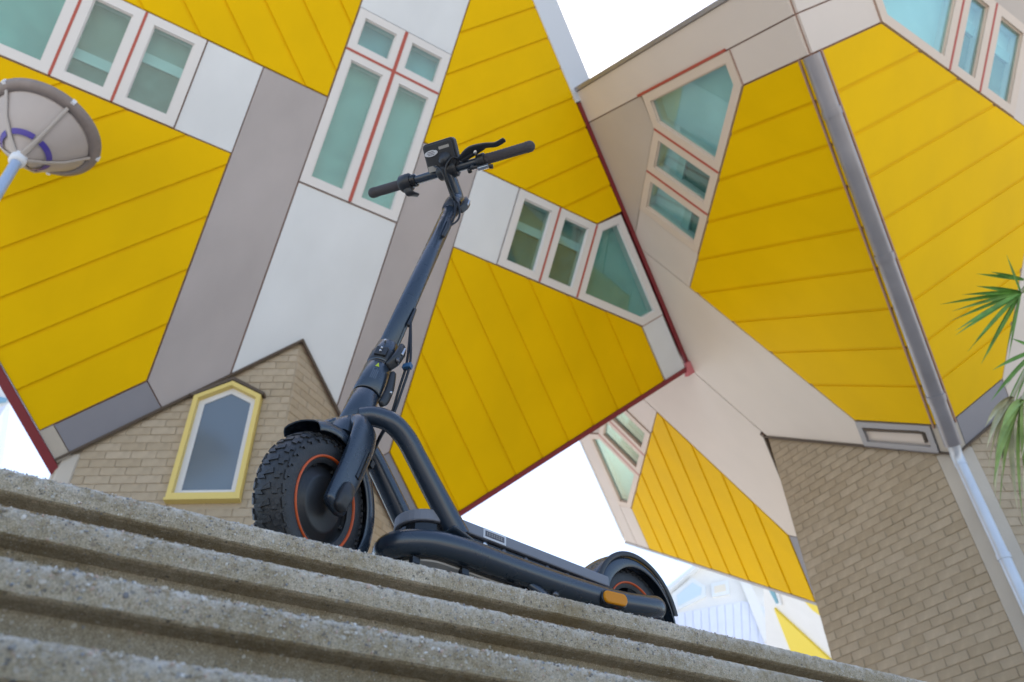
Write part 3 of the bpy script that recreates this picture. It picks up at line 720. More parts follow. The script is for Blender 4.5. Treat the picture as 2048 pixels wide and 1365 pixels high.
# ------------------------------------------------------------------ street lamp (left)
def street_lamp():
    base = Vector((-4.2694, 4.2157, 6.09)); z0 = ZT
    root = empty('street_lamp', (base.x, base.y, z0), 'round street lamp head with violet ring on a pale blue pole', 'street lamp')
    M['pole'] = mat('blue_grey_pole', (.40, .50, .66), .35, metal=.3); M['shade'] = mat('lamp_shade', (.44, .40, .385), .5, var=.05); M['rim'] = mat('lamp_rim', (.25, .215, .205), .6, var=.1, vscale=12)
    M['violet'] = mat('violet_ring', (.07, .05, .32), .4); M['white_plastic'] = mat('white_plastic', (.72, .76, .82), .35); M['rib'] = mat('lamp_rib', (.44, .405, .38), .5)
    Z = Vector((0, 0, 1)); b0 = Vector((base.x, base.y, 0))
    p = MB(); tube(p, [b0 + Z * z0, b0 + Z * (base.z - .03)], .045, 20); p.build('pole', M['pole'], root)
    p = MB(); lathe(p, b0 + Z * (base.z - .06), Z, Vector((1, 0, 0)), [(.046, 0), (.066, .01), (.07, .05), (.066, .10), (.05, .13)], 28); p.build('collar', M['white_plastic'], root)
    ax = Vector((.10, .05, 1)).normalized(); X = Vector((1, 0, -.10)).normalized(); X = (X - ax * X.dot(ax)).normalized(); o = b0 + Z * (base.z + .0)
    LA = 37; HT = .49; RD = .50
    p = MB(); lathe(p, o, ax, X, [(.06, .03), (.17, .12), (.30, .24), (RD - .07, HT - .045)], 64); sh = p.build('shade', M['shade'], root)
    p = MB(); lathe(p, o, ax, X, [(RD - .075, HT - .05), (RD - .075, HT - .07), (RD, HT - .02), (RD + .004, HT + .01), (RD - .02, HT + .02)], 64); p.build('rim', M['rim'], root)
    p = MB(); lathe(p, o, ax, X, [(RD + .003, HT + .008), (RD - .06, HT + .07), (.15, HT + .14), (.0, HT + .15)], 64); p.build('cover', M['shade'], root)
    for a0 in [LA + 72 * i for i in range(5)]:
        p = MB(); lathe(p, o, ax, X, [(.185, .122), (.205, .137), (.222, .158)], 12, a0 + 9, a0 + 63); 
        for v in p.v: v -= ax * .012
        p.build('ring_light', M['violet'], root)
    Y = ax.cross(X)
    for k in range(5):
        th = R(k * 72 + LA); d = X * math.cos(th) + Y * math.sin(th)
        p = MB(); loft(p, [o + d * r + ax * h for r, h in ((.05, .01), (.17, .10), (.30, .22), (RD - .06, HT - .06))], [(.028, .012), (.020, .010), (.014, .010), (.016, .010)], d.cross(ax), 10, 3, 'flat'); p.build('rib', M['rib'], root)
        p = MB(); p.box(o + d * (RD - .01) + ax * (HT - .01), d, d.cross(ax), ax, .022, .018, .02); p.build('clip', M['white_plastic'], root)
street_lamp()

# ------------------------------------------------------------------ palm at the right edge
def palm():
    D = 5.2
    def leafmat(n_, a, b):
        m = mat(n_, a, .5, var=.3, vscale=9); m.node_tree.nodes['Principled BSDF'].inputs['Subsurface Weight'].default_value = 0; return m
    G = leafmat('palm_green', (.14, .33, .06), None); YG = leafmat('palm_yellow_green', (.26, .38, .11), None); Y = leafmat('palm_yellowing', (.55, .52, .33), None); S = mat('palm_stalk', (.40, .40, .26), .6)
    tb = pole_pt(2900, 1100, D)
    root = empty('fan_palm', (tb.x, tb.y, ZT), 'fan palm with green and yellowing fronds reaching in at the right edge', 'palm tree')
    p = MB(); tube(p, [Vector((tb.x, tb.y, ZT)), Vector((tb.x, tb.y, 3.9))], .09, 12); p.build('trunk', mat('palm_trunk', (.16, .11, .07), .9, bump=.6, bscale=30), root)
    top = Vector((tb.x, tb.y, 3.9))
    def frond(cx_, cy_, dist, angs, lens, m, wd, droop, st=None):
        c = pole_pt(cx_, cy_, dist)
        p = MB(); tube(p, catmull([top if st is None else st, (top + c) / 2 + Vector((0, 0, .12)), c], 6), .011, 8); fo = p.build('frond', S, root)
        for i, (a, L_) in enumerate(zip(angs, lens)):
            ca = R(a); d = (CR * math.cos(ca) + CU * math.sin(ca)) + CF * random.uniform(-.25, .25); d.normalize()
            side = d.cross(CF).normalized(); side = (side * math.cos(.5) + CF * .5 * random.choice((-1, 1))).normalized()
            N = 8; vs = []; fs = []
            for k in range(N + 1):
                t = k / N; q = c + d * (L_ * t) + Vector((0, 0, -1)) * (droop * t * t * L_)
                ww = wd * (.35 + 2.4 * t * (1 - t) + .35 * (1 - t)) * (1 - t ** 4) + .0006
                up_ = d.cross(side).normalized()
                vs += [q + side * ww, q - up_ * ww * .5, q - side * ww]
            for k in range(N):
                for j in (0, 1): fs.append((k * 3 + j, k * 3 + j + 1, k * 3 + j + 4, k * 3 + j + 3))
            MB().add(vs, fs, True).build('leaflet', m, fo, recalc=False)
    for (cx_, cy_, dd) in ((2700, 330, D), (3000, 250, D + .3), (3350, 420, D), (3300, 800, D - .3), (2780, 420, D + .9)):
        frond(cx_, cy_, dd, [20 * q for q in range(18)], [.42] * 18, G, .013, .2)
    # main fan: leaflets pointing left and down
    angs = [172, 181, 187, 192, 199, 205, 211, 222, 231, 238, 246, 254, 262, 120, 60, 20]
    lens = [.34, .44, .52, .56, .55, .58, .52, .46, .50, .48, .52, .46, .40, .3, .3, .3]
    frond(2042, 585, D, angs, lens, G, .0125, .04)
    frond(2048, 560, D + .05, [169, 163], [.30, .22], G, .011, .05)
    frond(2075, 700, D + .2, [150, 200, 215, 225, 236, 248, 260], [.2, .3, .36, .42, .42, .4, .4], G, .012, .15)
    # drooping yellowing bunch
    frond(2025, 795, D - .1, [196, 208, 222, 234, 244, 252, 258, 264, 268], [.18, .22, .30, .38, .44, .48, .50, .50, .4], Y, .016, .45)
    frond(2045, 800, D - .15, [205, 222, 236, 246, 254, 262], [.22, .32, .42, .50, .54, .50], YG, .019, .5)
    frond(2085, 830, D - .05, [215, 232, 242, 250, 258], [.25, .4, .5, .52, .5], Y, .014, .5)
palm()

# ------------------------------------------------------------------ scooter
HC = Vector((-.373431, 1.288181, .761736))
fw = Vector((-.731685, -.681643, 0)).normalized(); lf = Vector((.680726, -.730700, -.051862)).normalized(); up = Vector((.035351, -.037946, .998654)).normalized()
f2 = Vector((-.381827, -.923333, -.040797)).normalized(); l2 = Vector((.917786, -.373588, -.134541)).normalized(); u2 = Vector((.108984, -.088814, .990068)).normalized()
def Bp(x, y, z): return HC + fw * x + lf * y + up * z
def Sp(x, y, z): return HC + f2 * x + l2 * y + u2 * z
root = empty('electric_scooter', Bp(-.4, 0, -.133), 'matte black electric scooter with orange wheel rings standing on the top concrete step', 'scooter')
M['black'] = mat('matte_black_paint', (.020, .032, .050), .27, spec=.85, coat=.0, rvar=.04, vscale=12)
M['plastic'] = mat('black_plastic', (.026, .028, .032), .42, rvar=.08, vscale=30)
M['gloss'] = mat('gloss_black', (.012, .013, .016), .18)
M['rubber'] = mat('tyre_rubber', (.030, .032, .036), .5, var=.2, vscale=50, bump=.2, bscale=300)
M['orange'] = mat('orange_ring', (.62, .10, .02), .45)
M['grip'] = mat('grip_rubber', (.11, .10, .105), .8, bump=.9, bscale=420)
M['steel'] = mat('steel', (.55, .55, .56), .3, metal=1)
M['darksteel'] = mat('dark_bolt', (.12, .12, .13), .3, metal=.8)
M['deckgrey'] = mat('deck_rubber', (.21, .22, .255), .6)
M['amber'] = mat('amber_reflector', (.66, .24, .0), .35, spec=.25)
M['sticker'] = mat('white_sticker', (.62, .63, .66), .5); M['ink'] = mat('print_ink', (.10, .10, .13), .6); M['graysticker'] = mat('grey_label', (.36, .34, .31), .5)
M['lime'] = mat('lime_print', (.45, .55, .03), .5); M['cable'] = mat('cable_black', (.012, .012, .013), .4); M['bluetie'] = mat('blue_tie', (.04, .12, .24), .4)

def wheel(c, X, Yd, Zu, motor, K=1.0):
    hub = MB()
    if motor:
        lathe(hub, c, Yd, X, [(0, .0275), (.048, .0270), (.0535, .0255), (.0545, .0225), (.059, .0220), (.060, .0195), (.0665, .0190), (.068, .0165), (.079, .0165), (.080, .030), (.0865, .030), (.0865, -.029), (.06, -.031), (0, -.034)], 72)
    else:
        lathe(hub, c, Yd, X, [(.0865, .028), (.082, .029), (.081, .014), (.081, -.014), (.082, -.029), (.0865, -.028), (.0865, .028)], 64)
        for k in range(5):
            th = R(72 * k + 20); d = X * math.cos(th) + Zu * math.sin(th); t = Yd.cross(d)
            loft(hub, [c + d * .018, c + d * .05, c + d * .080], [(.014, .012), (.009, .010), (.012, .012)], t, 12, 3, 'flat')
        lathe(hub, c, Yd, X, [(0, .03), (.022, .03), (.024, .02), (.024, -.02), (.022, -.03), (0, -.03)], 32)
    sc = lambda mb__: [c + (v - c) * K for v in mb__.v]
    hub.v = sc(hub); wh = hub.build('wheel', M['plastic'] if motor else M['gloss'], root)
    ty = MB(); prof = []
    for i in range(25):
        a = R(-130 + 260 * i / 24)
        # outward = radial cos, sideways sin
        prof.append((.0965 + .0335 * math.copysign(abs(math.cos(a)) ** .8, math.cos(a)), .0325 * math.copysign(abs(math.sin(a)) ** .75, math.sin(a))))
    lathe(ty, c, Yd, X, prof, 80); ty.v = sc(ty); ty.build('tyre', M['rubber'], wh)
    rg = MB(); lathe(rg, c, Yd, X, [(.0825, .0300), (.0830, .0335), (.0850, .0350), (.0868, .0345), (.0880, .0300), (.0865, .0295), (.0825, .0300)], 80); rg.v = sc(rg); rg.build('rim_stripe', M['orange'], wh)
    # knobs
    kn = MB(); NR = 30
    def surf(arc, s_, h=0.0):     # arc angle around wheel, s_ -1..1 across
        a = s_ * R(100); rr = .0965 + (.0335 + h) * math.copysign(abs(math.cos(a)) ** .8, math.cos(a)); yy = (.0325 + h) * math.copysign(abs(math.sin(a)) ** .75, math.sin(a))
        d = X * math.cos(arc) + Zu * math.sin(arc); return c + d * rr + Yd * yy
    shapes = {
        'c': [(-.30, -.16), (.05, -.22), (.12, .02), (.38, -.02), (.34, .16), (-.02, .20), (-.10, -.02), (-.36, .02)],
        'm': [(-.36, .26), (-.02, .24), (.06, .35), (.32, .33), (.40, .47), (.02, .51), (-.08, .41), (-.34, .43)],
        's': [(-.30, .58), (.34, .56), (.42, .64), (.16, .66), (.10, .74), (-.08, .74), (-.04, .66), (-.34, .64)]}
    dth = 2 * math.pi / NR
    for k in range(NR):
        for nm, shp in shapes.items():
            for sg in ((1, -1) if nm != 'c' else (1,)):
                o_ = k * dth + (dth / 2 if sg < 0 else 0)
                sc_ = 1.15 if nm == 's' and k % 2 else 1.0
                top = [surf(o_ + a * dth * 1.02, s_ * sg * (sc_ if s_ > .8 else 1), .0030) for a, s_ in shp]; bot = [surf(o_ + a * dth * 1.10, s_ * sg * (sc_ if s_ > .8 else 1), -.001) for a, s_ in shp]
                n_ = len(shp); kn.add(top + bot, [tuple(range(n_))] + [(i, (i + 1) % n_, n_ + (i + 1) % n_, n_ + i) for i in range(n_)])
    kn.v = sc(kn); tag(kn.build('tread', M['rubber'], wh), kind='stuff')
    if motor:
        for k in range(8):
            th = R(45 * k + 12); d = X * math.cos(th) + Zu * math.sin(th)
            b_ = MB(); lathe(b_, c + d * .0715, Yd, X, [(.0, .0185), (.0022, .0185), (.0024, .0215), (.0042, .0215), (.0046, .014)], 16); b_.build('bolt', M['plastic'], wh)
    else:
        pass
    return wh
wheel(Sp(0, 0, 0), f2, l2, u2, True)
wheel(Bp(-.8280, 0, -.006), fw, lf, up, False, .95)

# fork: crown + two legs (steered frame)
def leg(sg):
    p = MB(); path = catmull([Sp(-.054, .010 * sg, .186), Sp(-.052, .038 * sg, .182), Sp(-.045, .050 * sg, .155), Sp(-.028, .0535 * sg, .090), Sp(-.010, .0530 * sg, .030), Sp(.001, .0525 * sg, -.006)], 7)
    loft(p, path, [(.018, .028), (.018, .031), (.0125, .0345), (.0115, .0330), (.0115, .0305), (.0120, .0285)], l2, 28, 3.0, 'round'); return p
for sg in (1, -1): leg(sg).build('fork_leg', M['black'], root)
for sg in (1, -1):
    p = MB(); loft(p, catmull([Sp(-.010, .0665 * sg, .030), Sp(-.003, .0685 * sg, .010), Sp(.001, .0665 * sg, -.010)], 5), [(.010, .0135), (.012, .0165), (.010, .0150)], l2, 24, 2.4, 'round'); p.build('axle_cap', M['plastic'], root)
    p = MB(); loft(p, [Sp(-.050, .0635 * sg, .125), Sp(-.030, .0650 * sg, .060)], (.0022, .006), l2, 12, 4, 'flat'); p.build('fork_inlay', M['gloss'], root)
# front fender
def fender(name, frame, cx_, a0, a1, r, hw, lip, m, seg=30, th=.0025, flat=0, lt=0, ft=0):
    p = MB(); prof = []
    o = frame(cx_, 0, 0); X = frame(1, 0, 0) - frame(0, 0, 0); Yd = frame(0, 1, 0) - frame(0, 0, 0); Z = Yd.cross(X)
    xs = [(-hw, -lip), (-hw, -lip * .45), (-hw * .93, -.002), (-hw * .7, .004), (-hw * .3, .007), (0, .008), (hw * .3, .007), (hw * .7, .004), (hw * .93, -.002), (hw, -lip * .45), (hw, -lip)]
    outer = [(r + b, a) for a, b in xs]; inner = [(r + b - th, a * .96) for a, b in xs[::-1]]
    pr = outer + inner + [outer[0]]
    # angle from +X (forward) to up
    n = seg; vs = []; m_ = len(pr)
    for k in range(n + 1):
        th_ = R(a0 + (a1 - a0) * k / n); e = 1
        if k == 0 or k == n: e = .97
        d = X * math.cos(th_) - Z * math.sin(th_)
        tap = 1 - .35 * max(0, 1 - k / (n * .18)) ** 2 * flat - .35 * max(0, 1 - (n - k) / (n * .18)) ** 2 * flat
        for (rr, yy) in pr:
            dr = min(rr - r, 0); rr = rr - dr * min(1, lt * max(0, k / n - .35) / .65 + ft * max(0, 1 - k / (n * .5)))
            vs.append(o + d * rr + Yd * yy * tap)
    fs = [(k * m_ + j, (k + 1) * m_ + j, (k + 1) * m_ + j + 1, k * m_ + j + 1) for k in range(n) for j in range(m_ - 1)]
    p.add(vs, fs, True); p.add(vs[:m_ - 1], [tuple(range(m_ - 1))]); p.add(vs[-m_:-1], [tuple(range(m_ - 1))])
    return p
fd = fender('front', Sp, 0, 58, 208, .147, .043, .030, None, 36, flat=.12, ft=.45); fd.build('front_fender', M['black'], root)
# crown block over the fender
p = MB(); loft(p, [Sp(-.045, 0, .158), Sp(-.052, 0, .178), Sp(-.060, 0, .192)], [(.030, .030), (.032, .033), (.030, .030)], l2, 28, 2.6, 'flat'); p.build('fork_crown', M['black'], root)
AX = (Sp(-.281, .005, 1.03) - Sp(-.060, 0, .185)).normalized(); S0 = Sp(-.060, 0, .185)
def Ax(t, x=0, y=0): # along stem, x forward-ish, y left
    fx = l2.cross(AX).normalized(); 
    if fx.dot(f2) < 0: fx = -fx
    return S0 + AX * t + fx * x + l2 * y
FX = Ax(0, 1) - Ax(0)
def stem_piece(name, t0, t1, r0, r1, m=None, rnd=False):
    p = MB(); loft(p, [Ax(t0), Ax(t0 + .002), Ax(t1 - .002), Ax(t1)], [(r0 - .0015, r0 - .0015), (r0, r0), (r1, r1), (r1 - .0015, r1 - .0015)], l2, 36, 2, 'flat'); return p.build(name, m or M['black'], root)
stem_piece('headset_ring', .004, .012, .0290, .0290, M['gloss'])
stem_piece('head_tube', .013, .100, .0305, .0300)
stem_piece('headset_ring', .101, .104, .0275, .0275, M['gloss'])
lt_ = stem_piece('lower_stem', .105, .185, .0300, .0295)
stem_piece('clamp_band', .186, .192, .0278, .0278, M['gloss'])
stem_piece('folding_joint', .193, .262, .0275, .0250)
# hinge collar hoop and bolts
p = MB(); loft(p, [Ax(.197), Ax(.199), Ax(.228), Ax(.230)], [(.0280, .0280), (.0290, .0290), (.0290, .0290), (.0280, .0280)], l2, 36, 2, 'flat'); p.build('hinge_band', M['plastic'], root)
p = MB(); p.box(Ax(.213, .0245, .013), (FX + l2 * .5).normalized(), (l2 - FX * .5).normalized(), AX, .006, .013, .013); p.build('hinge_plate', M['plastic'], root, bevel=.002)
for q_ in ((.218, .0285, .0150), (.208, .0290, .0150), (.250, .0245, .010)):
    p = MB(); lathe(p, Ax(*q_), (FX + l2 * .5).normalized(), AX, [(0, .006), (.0022, .006), (.0026, .003), (.0026, -.004)], 14); p.build('bolt', M['steel'], root)
stem_piece('stem_tube', .263, .865, .0225, .0205)
# folding lever on the left side (faces right in the picture)
p = MB(); loft(p, catmull([Ax(.185, .003, .030), Ax(.205, .0, .038), Ax(.235, -.004, .040), Ax(.258, -.008, .036)], 5), [(.005, .011), (.007, .0135), (.007, .0135), (.005, .011)], l2, 20, 2.6, 'round'); fl = p.build('folding_lever', M['plastic'], root)
p = MB(); loft(p, [Ax(.225, -.002, .0475), Ax(.248, -.006, .0455)], (.0025, .0035), l2, 12, 2, 'round'); p.build('lever_slot', M['steel'], fl)
p = MB(); lathe(p, Ax(.203, .0, .045), l2, AX, [(0, .004), (.006, .004), (.007, 0)], 18); p.build('lever_button', M['darksteel'], fl)
# hook bracket on the rear side
p = MB(); loft(p, catmull([Ax(.175, -.012, .036), Ax(.14, -.020, .036), Ax(.105, -.022, .034), Ax(.092, -.018, .033)], 4), [(.006, .007), (.0075, .010), (.0075, .011), (.006, .008)], l2, 16, 3, 'round'); hk = p.build('lock_hook', M['plastic'], root)
p = MB(); lathe(p, Ax(.125, -.021, .042), l2, AX, [(0, .004), (.003, .004), (.0035, 0)], 12); p.build('bolt', M['steel'], hk)
# warning print on lower stem
def on_stem(t, ang, h=.0004, r=.0298): # ang from FX toward l2
    return Ax(t, (r + h) * math.cos(ang), (r + h) * math.sin(ang))
p = MB(); p.add([on_stem(.166, .52), on_stem(.166, .82), on_stem(.178, .67)], [(0, 1, 2)]); p.v = [v for v in p.v]; p.build('warning_triangle', M['lime'], lt_, recalc=False)
for k in range(4):
    p = MB(); a = .50 + k * .12; vs = []
    for i in range(9): vs += [on_stem(.130 + .030 * i / 8 * (1 - .15 * (k % 2)), a), on_stem(.130 + .030 * i / 8 * (1 - .15 * (k % 2)), a + .035)]
    p.add(vs, [(2 * i, 2 * i + 1, 2 * i + 3, 2 * i + 2) for i in range(8)]); p.build('print_line', mat('print_grey%d' % k, (.16, .20, .26), .5) if k == 0 else bpy.data.materials['print_grey0'], lt_, recalc=False)
# marks on the upper stem
for k in range(3):
    p = MB(); t_ = .835 - k * .03; vs = []
    for i in range(6): vs += [on_stem(t_ + .004 * i / 5, -.1 + .45 * i / 5, .0006, .0206), on_stem(t_ + .004 * i / 5 + .004, -.1 + .45 * i / 5, .0006, .0206)]
    p.add(vs, [(2 * i, 2 * i + 1, 2 * i + 3, 2 * i + 2) for i in range(5)]); p.build('stem_mark', M['ink'], root, recalc=False)
# top clamp, neck
p = MB(); loft(p, [Ax(.84), Ax(.845), Ax(.885), Ax(.892)], [(.0215, .0215), (.0240, .0240), (.0240, .0240), (.0205, .0205)], l2, 30, 2, 'flat'); p.build('top_collar', M['plastic'], root)
BC = Sp(-.2385, 0, 1.1306)
p = MB(); loft(p, catmull([Ax(.885), Ax(.90), Ax(.925, -.002), BC + u2 * -.004], 5), [(.0205, .0205), (.0195, .021), (.017, .020), (.016, .019)], l2, 26, 2.3, 'flat'); p.build('neck', M['black'], root)
p = MB(); loft(p, catmull([Ax(.845, -.006, .030), Ax(.868, -.008, .036), Ax(.892, -.010, .036), Ax(.908, -.010, .031)], 4), [(.005, .010), (.007, .013), (.007, .013), (.005, .010)], l2, 18, 2.6, 'round'); q_ = p.build('fold_latch', M['plastic'], root)
p = MB(); loft(p, [Ax(.872, -.009, .0435), Ax(.895, -.010, .0435)], (.002, .004), l2, 10, 2, 'round'); p.build('latch_inlay', M['steel'], q_)
# handlebar
HB = .249
p = MB(); tube(p, [BC - l2 * (HB - .01), BC, BC + l2 * (HB - .01)], .0128, 24); hb = p.build('handlebar', M['black'], root)
p = MB(); loft(p, [BC - l2 * .030, BC - l2 * .026, BC + l2 * .026, BC + l2 * .030], [(.019, .019), (.0225, .0225), (.0225, .0225), (.019, .019)], f2, 28, 2.3, 'flat'); p.build('bar_clamp', M['plastic'], root, bevel=0)
for sg, ln_ in ((1, .125), (-1, .100)):
    p = MB(); N = 60; path = [BC + l2 * sg * (HB - ln_ + ln_ * i / N) for i in range(N + 1)]
    rr = [(.0142 + (.0008 if i % 4 < 2 else 0) + (.0009 if i > N - 5 or i < 3 else 0),) * 2 for i in range(N + 1)]
    loft(p, path, rr, f2, 28, 2, 'round'); p.build('grip', M['grip'], root)
# throttle housing (far side) and paddle
tp = BC - l2 * .135
p = MB(); loft(p, [tp - l2 * .020, tp - l2 * .016, tp + l2 * .012, tp + l2 * .016], [(.021, .021), (.0245, .0245), (.0245, .0245), (.021, .021)], f2, 28, 2.3, 'flat'); th_ = p.build('throttle_housing', M['plastic'], root)
p = MB(); loft(p, catmull([tp + l2 * .002 - u2 * .022 - f2 * .004, tp + l2 * .010 - u2 * .034 - f2 * .012, tp + l2 * .024 - u2 * .030 - f2 * .030], 5), [(.012, .006), (.013, .0045), (.009, .003)], l2, 16, 3, 'round'); p.build('throttle_paddle', M['plastic'], th_)
p = MB(); lathe(p, tp + l2 * .018, l2, f2, [(.0185, -.002), (.0185, .012), (.0145, .013)], 28); p.build('throttle_ring', M['gloss'], th_)
# brake lever on the near side
bp = BC + l2 * .105
p = MB(); loft(p, [bp - l2 * .012, bp - l2 * .010, bp + l2 * .010, bp + l2 * .012], [(.017, .017), (.0195, .0195), (.0195, .0195), (.017, .017)], f2, 26, 2.2, 'flat'); br = p.build('brake_clamp', M['plastic'], root)
p = MB(); loft(p, catmull([bp - l2 * .050 + f2 * .018 + u2 * .006, bp - l2 * .01 + f2 * .028 + u2 * .012, bp + l2 * .02 + f2 * .034 + u2 * .012], 5), [(.010, .007), (.013, .009), (.008, .007)], u2, 16, 3, 'round'); p.build('lever_body', M['plastic'], br)
lp = catmull([bp - l2 * .055 + f2 * .024 + u2 * .002, bp - l2 * .015 + f2 * .044 + u2 * .004, bp + l2 * .030 + f2 * .044 + u2 * .002, bp + l2 * .062 + f2 * .040 - u2 * .002, bp + l2 * .088 + f2 * .044 + u2 * .001], 6)
p = MB(); loft(p, lp, [(.009, .004), (.010, .0045), (.009, .004), (.008, .0035), (.0075, .0032)], f2, 16, 3, 'round'); p.build('brake_lever', M['plastic'], root)
p = MB(); lathe(p, bp - l2 * .002 + f2 * .036 + u2 * .012, u2, f2, [(0, .010), (.004, .010), (.0045, -.02), (0, -.02)], 14); p.build('bolt', M['steel'], br)
# bell / switch under the near bar
p = MB(); lathe(p, bp + l2 * .0 - u2 * .026, (l2 - f2 * .3).normalized(), u2, [(0, -.028), (.006, -.028), (.007, -.02), (.0045, -.018), (.0045, .024), (.0065, .026), (.0065, .034), (0, .034)], 16); bl = p.build('switch_cluster', M['plastic'], root)
p = MB(); p.box(bp - u2 * .030 + l2 * .008, l2, f2, u2, .016, .006, .005); p.build('switch_lever', M['steel'], bl, bevel=.002)
p = MB(); lathe(p, bp - u2 * .028 - l2 * .034, (l2 + u2 * .2).normalized(), f2, [(0, -.006), (.0065, -.005), (.008, 0), (.0065, .005), (0, .006)], 18); p.build('switch_knob', M['gloss'], bl)
# display
DU = (f2 * .72 + u2 * .70).normalized(); DN = l2.cross(DU).normalized()
if DN.dot(-BC) < 0: DN = -DN      # faces the camera side (underside)
DC = BC + f2 * .036 + u2 * .026 - l2 * .006
def rrect(hx, hy, r, n=6):
    out = []
    for (sx, sy, a0) in ((1, 1, 0), (-1, 1, 90), (-1, -1, 180), (1, -1, 270)):
        for i in range(n + 1):
            a = R(a0 + 90 * i / n); out.append((sx * (hx - r) + r * math.cos(a), sy * (hy - r) + r * math.sin(a)))
    return out
def dpl(pts, off=(0, 0), h=0): return [DC + l2 * (a + off[0]) + DU * (b + off[1]) + DN * h for a, b in pts]
ds = MB().slab(dpl(rrect(.050, .042, .012)), DN, -.014, .006).build('display', M['plastic'], root, bevel=.003)
MB().slab(dpl(rrect(.044, .036, .010)), DN, .0055, .012).build('display_back', M['plastic'], ds, bevel=.002)
MB().slab(dpl(rrect(.047, .039, .010)), DN, -.0155, -.0135).build('display_screen', M['gloss'], ds)
# housing stub between display and bar
p = MB(); loft(p, [DC + DN * .006 - DU * .012 + l2 * .012, DC + DN * .018 - DU * .018 + l2 * .010], [(.022, .020), (.014, .014)], l2, 26, 2.4, 'round'); p.build('display_mount', M['plastic'], root)
el = [(.0205 * math.cos(R(15 * i)), .0085 * math.sin(R(15 * i))) for i in range(24)]
tl = lambda pts, off, a, h: dpl([(x * math.cos(a) - y * math.sin(a), x * math.sin(a) + y * math.cos(a)) for x, y in pts], off, h)
sk = MB().slab(tl(el, (-.024, .012), 0, 0), DN, .0118, .0145).build('oval_sticker', M['sticker'], ds)
for k in range(3):
    MB().slab(tl([(-.012 + .002 * abs(k - 1), -.0008), (.012 - .002 * abs(k - 1), -.0008), (.012 - .002 * abs(k - 1), .0008), (-.012 + .002 * abs(k - 1), .0008)], (-.024, .012 + .004 * (k - 1)), 0, 0), DN, .0145, .0149).build('print_line', M['ink'], sk)
MB().slab(tl([(-.016, -.004), (.016, -.004), (.016, .004), (-.016, .004)], (.018, .020), 0, 0), DN, .012, .0128).build('label', M['graysticker'], ds)
MB().slab(tl([(-.014, -.008), (.012, -.008), (.012, .008), (-.014, .008)], (-.030, -.030), 0, 0), DN, .012, .0128).build('label', M['graysticker'], ds)
# cables
def cable(pts, r=.0028, name='cable', m=None): p = MB(); tube(p, catmull(pts, 8), r, 10); return p.build(name, m or M['cable'], root)
c_end = Ax(.745, .004, .026)
cable([bp - l2 * .055 + f2 * .022 + u2 * .002, BC + l2 * .03 + f2 * .038 + u2 * .0, BC + l2 * .012 + f2 * .030 - u2 * .04, Ax(.875, .022, .016), Ax(.84, .012, .034), Ax(.79, -.002, .040), c_end])
cable([BC - l2 * .03 + f2 * .03, BC + l2 * .0 + f2 * .028 - u2 * .035, Ax(.87, .024, .010), Ax(.845, .018, .022), Ax(.80, .008, .031), c_end])
p = MB(); loft(p, catmull([Ax(.775, .010, .022), Ax(.74, .009, .027), Ax(.695, .008, .024)], 5), [(.004, .006), (.0055, .0075), (.004, .006)], l2, 14, 2.6, 'round'); p.build('cable_grommet', M['plastic'], root)
p = MB(); loft(p, [Ax(.400, -.006, .025), Ax(.335, -.004, .028)], [(.002, .004), (.004, .006)], l2, 12, 2.6, 'round'); p.build('cable_grommet', M['plastic'], root)
ty_ = Ax(.215, -.022, .052)
for k, dx in enumerate((0, .009)):
    cable([Ax(.345, -.004, .030), Ax(.29, -.012, .040 + dx * .4), Ax(.215, -.024, .050 + dx), Ax(.15, -.034, .048 + dx), Ax(.08, -.046, .044 + dx * .6), Ax(.02, -.052, .032 + dx * .3), Ax(-.035, -.058, .028), Ax(-.10, -.072, .022)], .0030)
cable([Sp(-.075, .012, .150), Ax(-.022, -.045, .022), Ax(-.045, -.060, .030), Ax(-.10, -.070, .026), Ax(-.15, -.085, .02)], .0028)
p = MB(); p.box(Ax(.208, -.024, .055), l2, FX, AX, .010, .006, .0065); p.build('cable_tie', M['bluetie'], root, bevel=.001)
p = MB(); p.box(Ax(-.040, -.059, .029), l2, FX, AX, .0085, .006, .008); p.build('cable_tie', M['cable'], root, bevel=.001)

# frame tubes from the head to the deck
for sg in (1, -1):
    p = MB(); path = catmull([Bp(-.068, .010 * sg, .214), Bp(-.090, .030 * sg, .216), Bp(-.118, .050 * sg, .203), Bp(-.150, .056 * sg, .178), Bp(-.178, .057 * sg, .145), Bp(-.212, .058 * sg, .103), Bp(-.250, .060 * sg, .056), Bp(-.288, .064 * sg, .008)], 8)
    loft(p, path, [(.0205, .0205), (.0205, .0205), (.021, .021), (.021, .021), (.021, .021), (.0215, .0215), (.0215, .0225), (.022, .023)], lf, 26, 2.1, 'flat'); p.build('frame_tube', M['black'], root)
    p = MB(); loft(p, [Bp(-.305, .070 * sg, -.004), Bp(-.262, .066 * sg, .010)], [(.022, .006), (.026, .006)], lf, 16, 2.4, 'round'); p.build('weld_seam', M['black'], root)
# side hoop around the deck
def hoop():
    p = MB(); zc = -.026; pts = []
    pts += [(-.862, .062, .004), (-.835, .088, .002), (-.79, .090, -.008), (-.70, .083, -.018), (-.55, .078, -.023), (-.40, .078, zc), (-.30, .077, zc), (-.235, .066, zc), (-.190, .036, zc), (-.175, 0, zc)]
    full = pts + [(x, -y, z) for x, y, z in pts[:-1][::-1]]
    loft(p, catmull([Bp(*q) for q in full], 8), [(.020, .020), (.025, .024)] + [(.026, .026)] * 15 + [(.025, .024), (.020, .020)], up, 26, 2.1, 'round'); return p
hoop().build('deck_frame', M['black'], root)
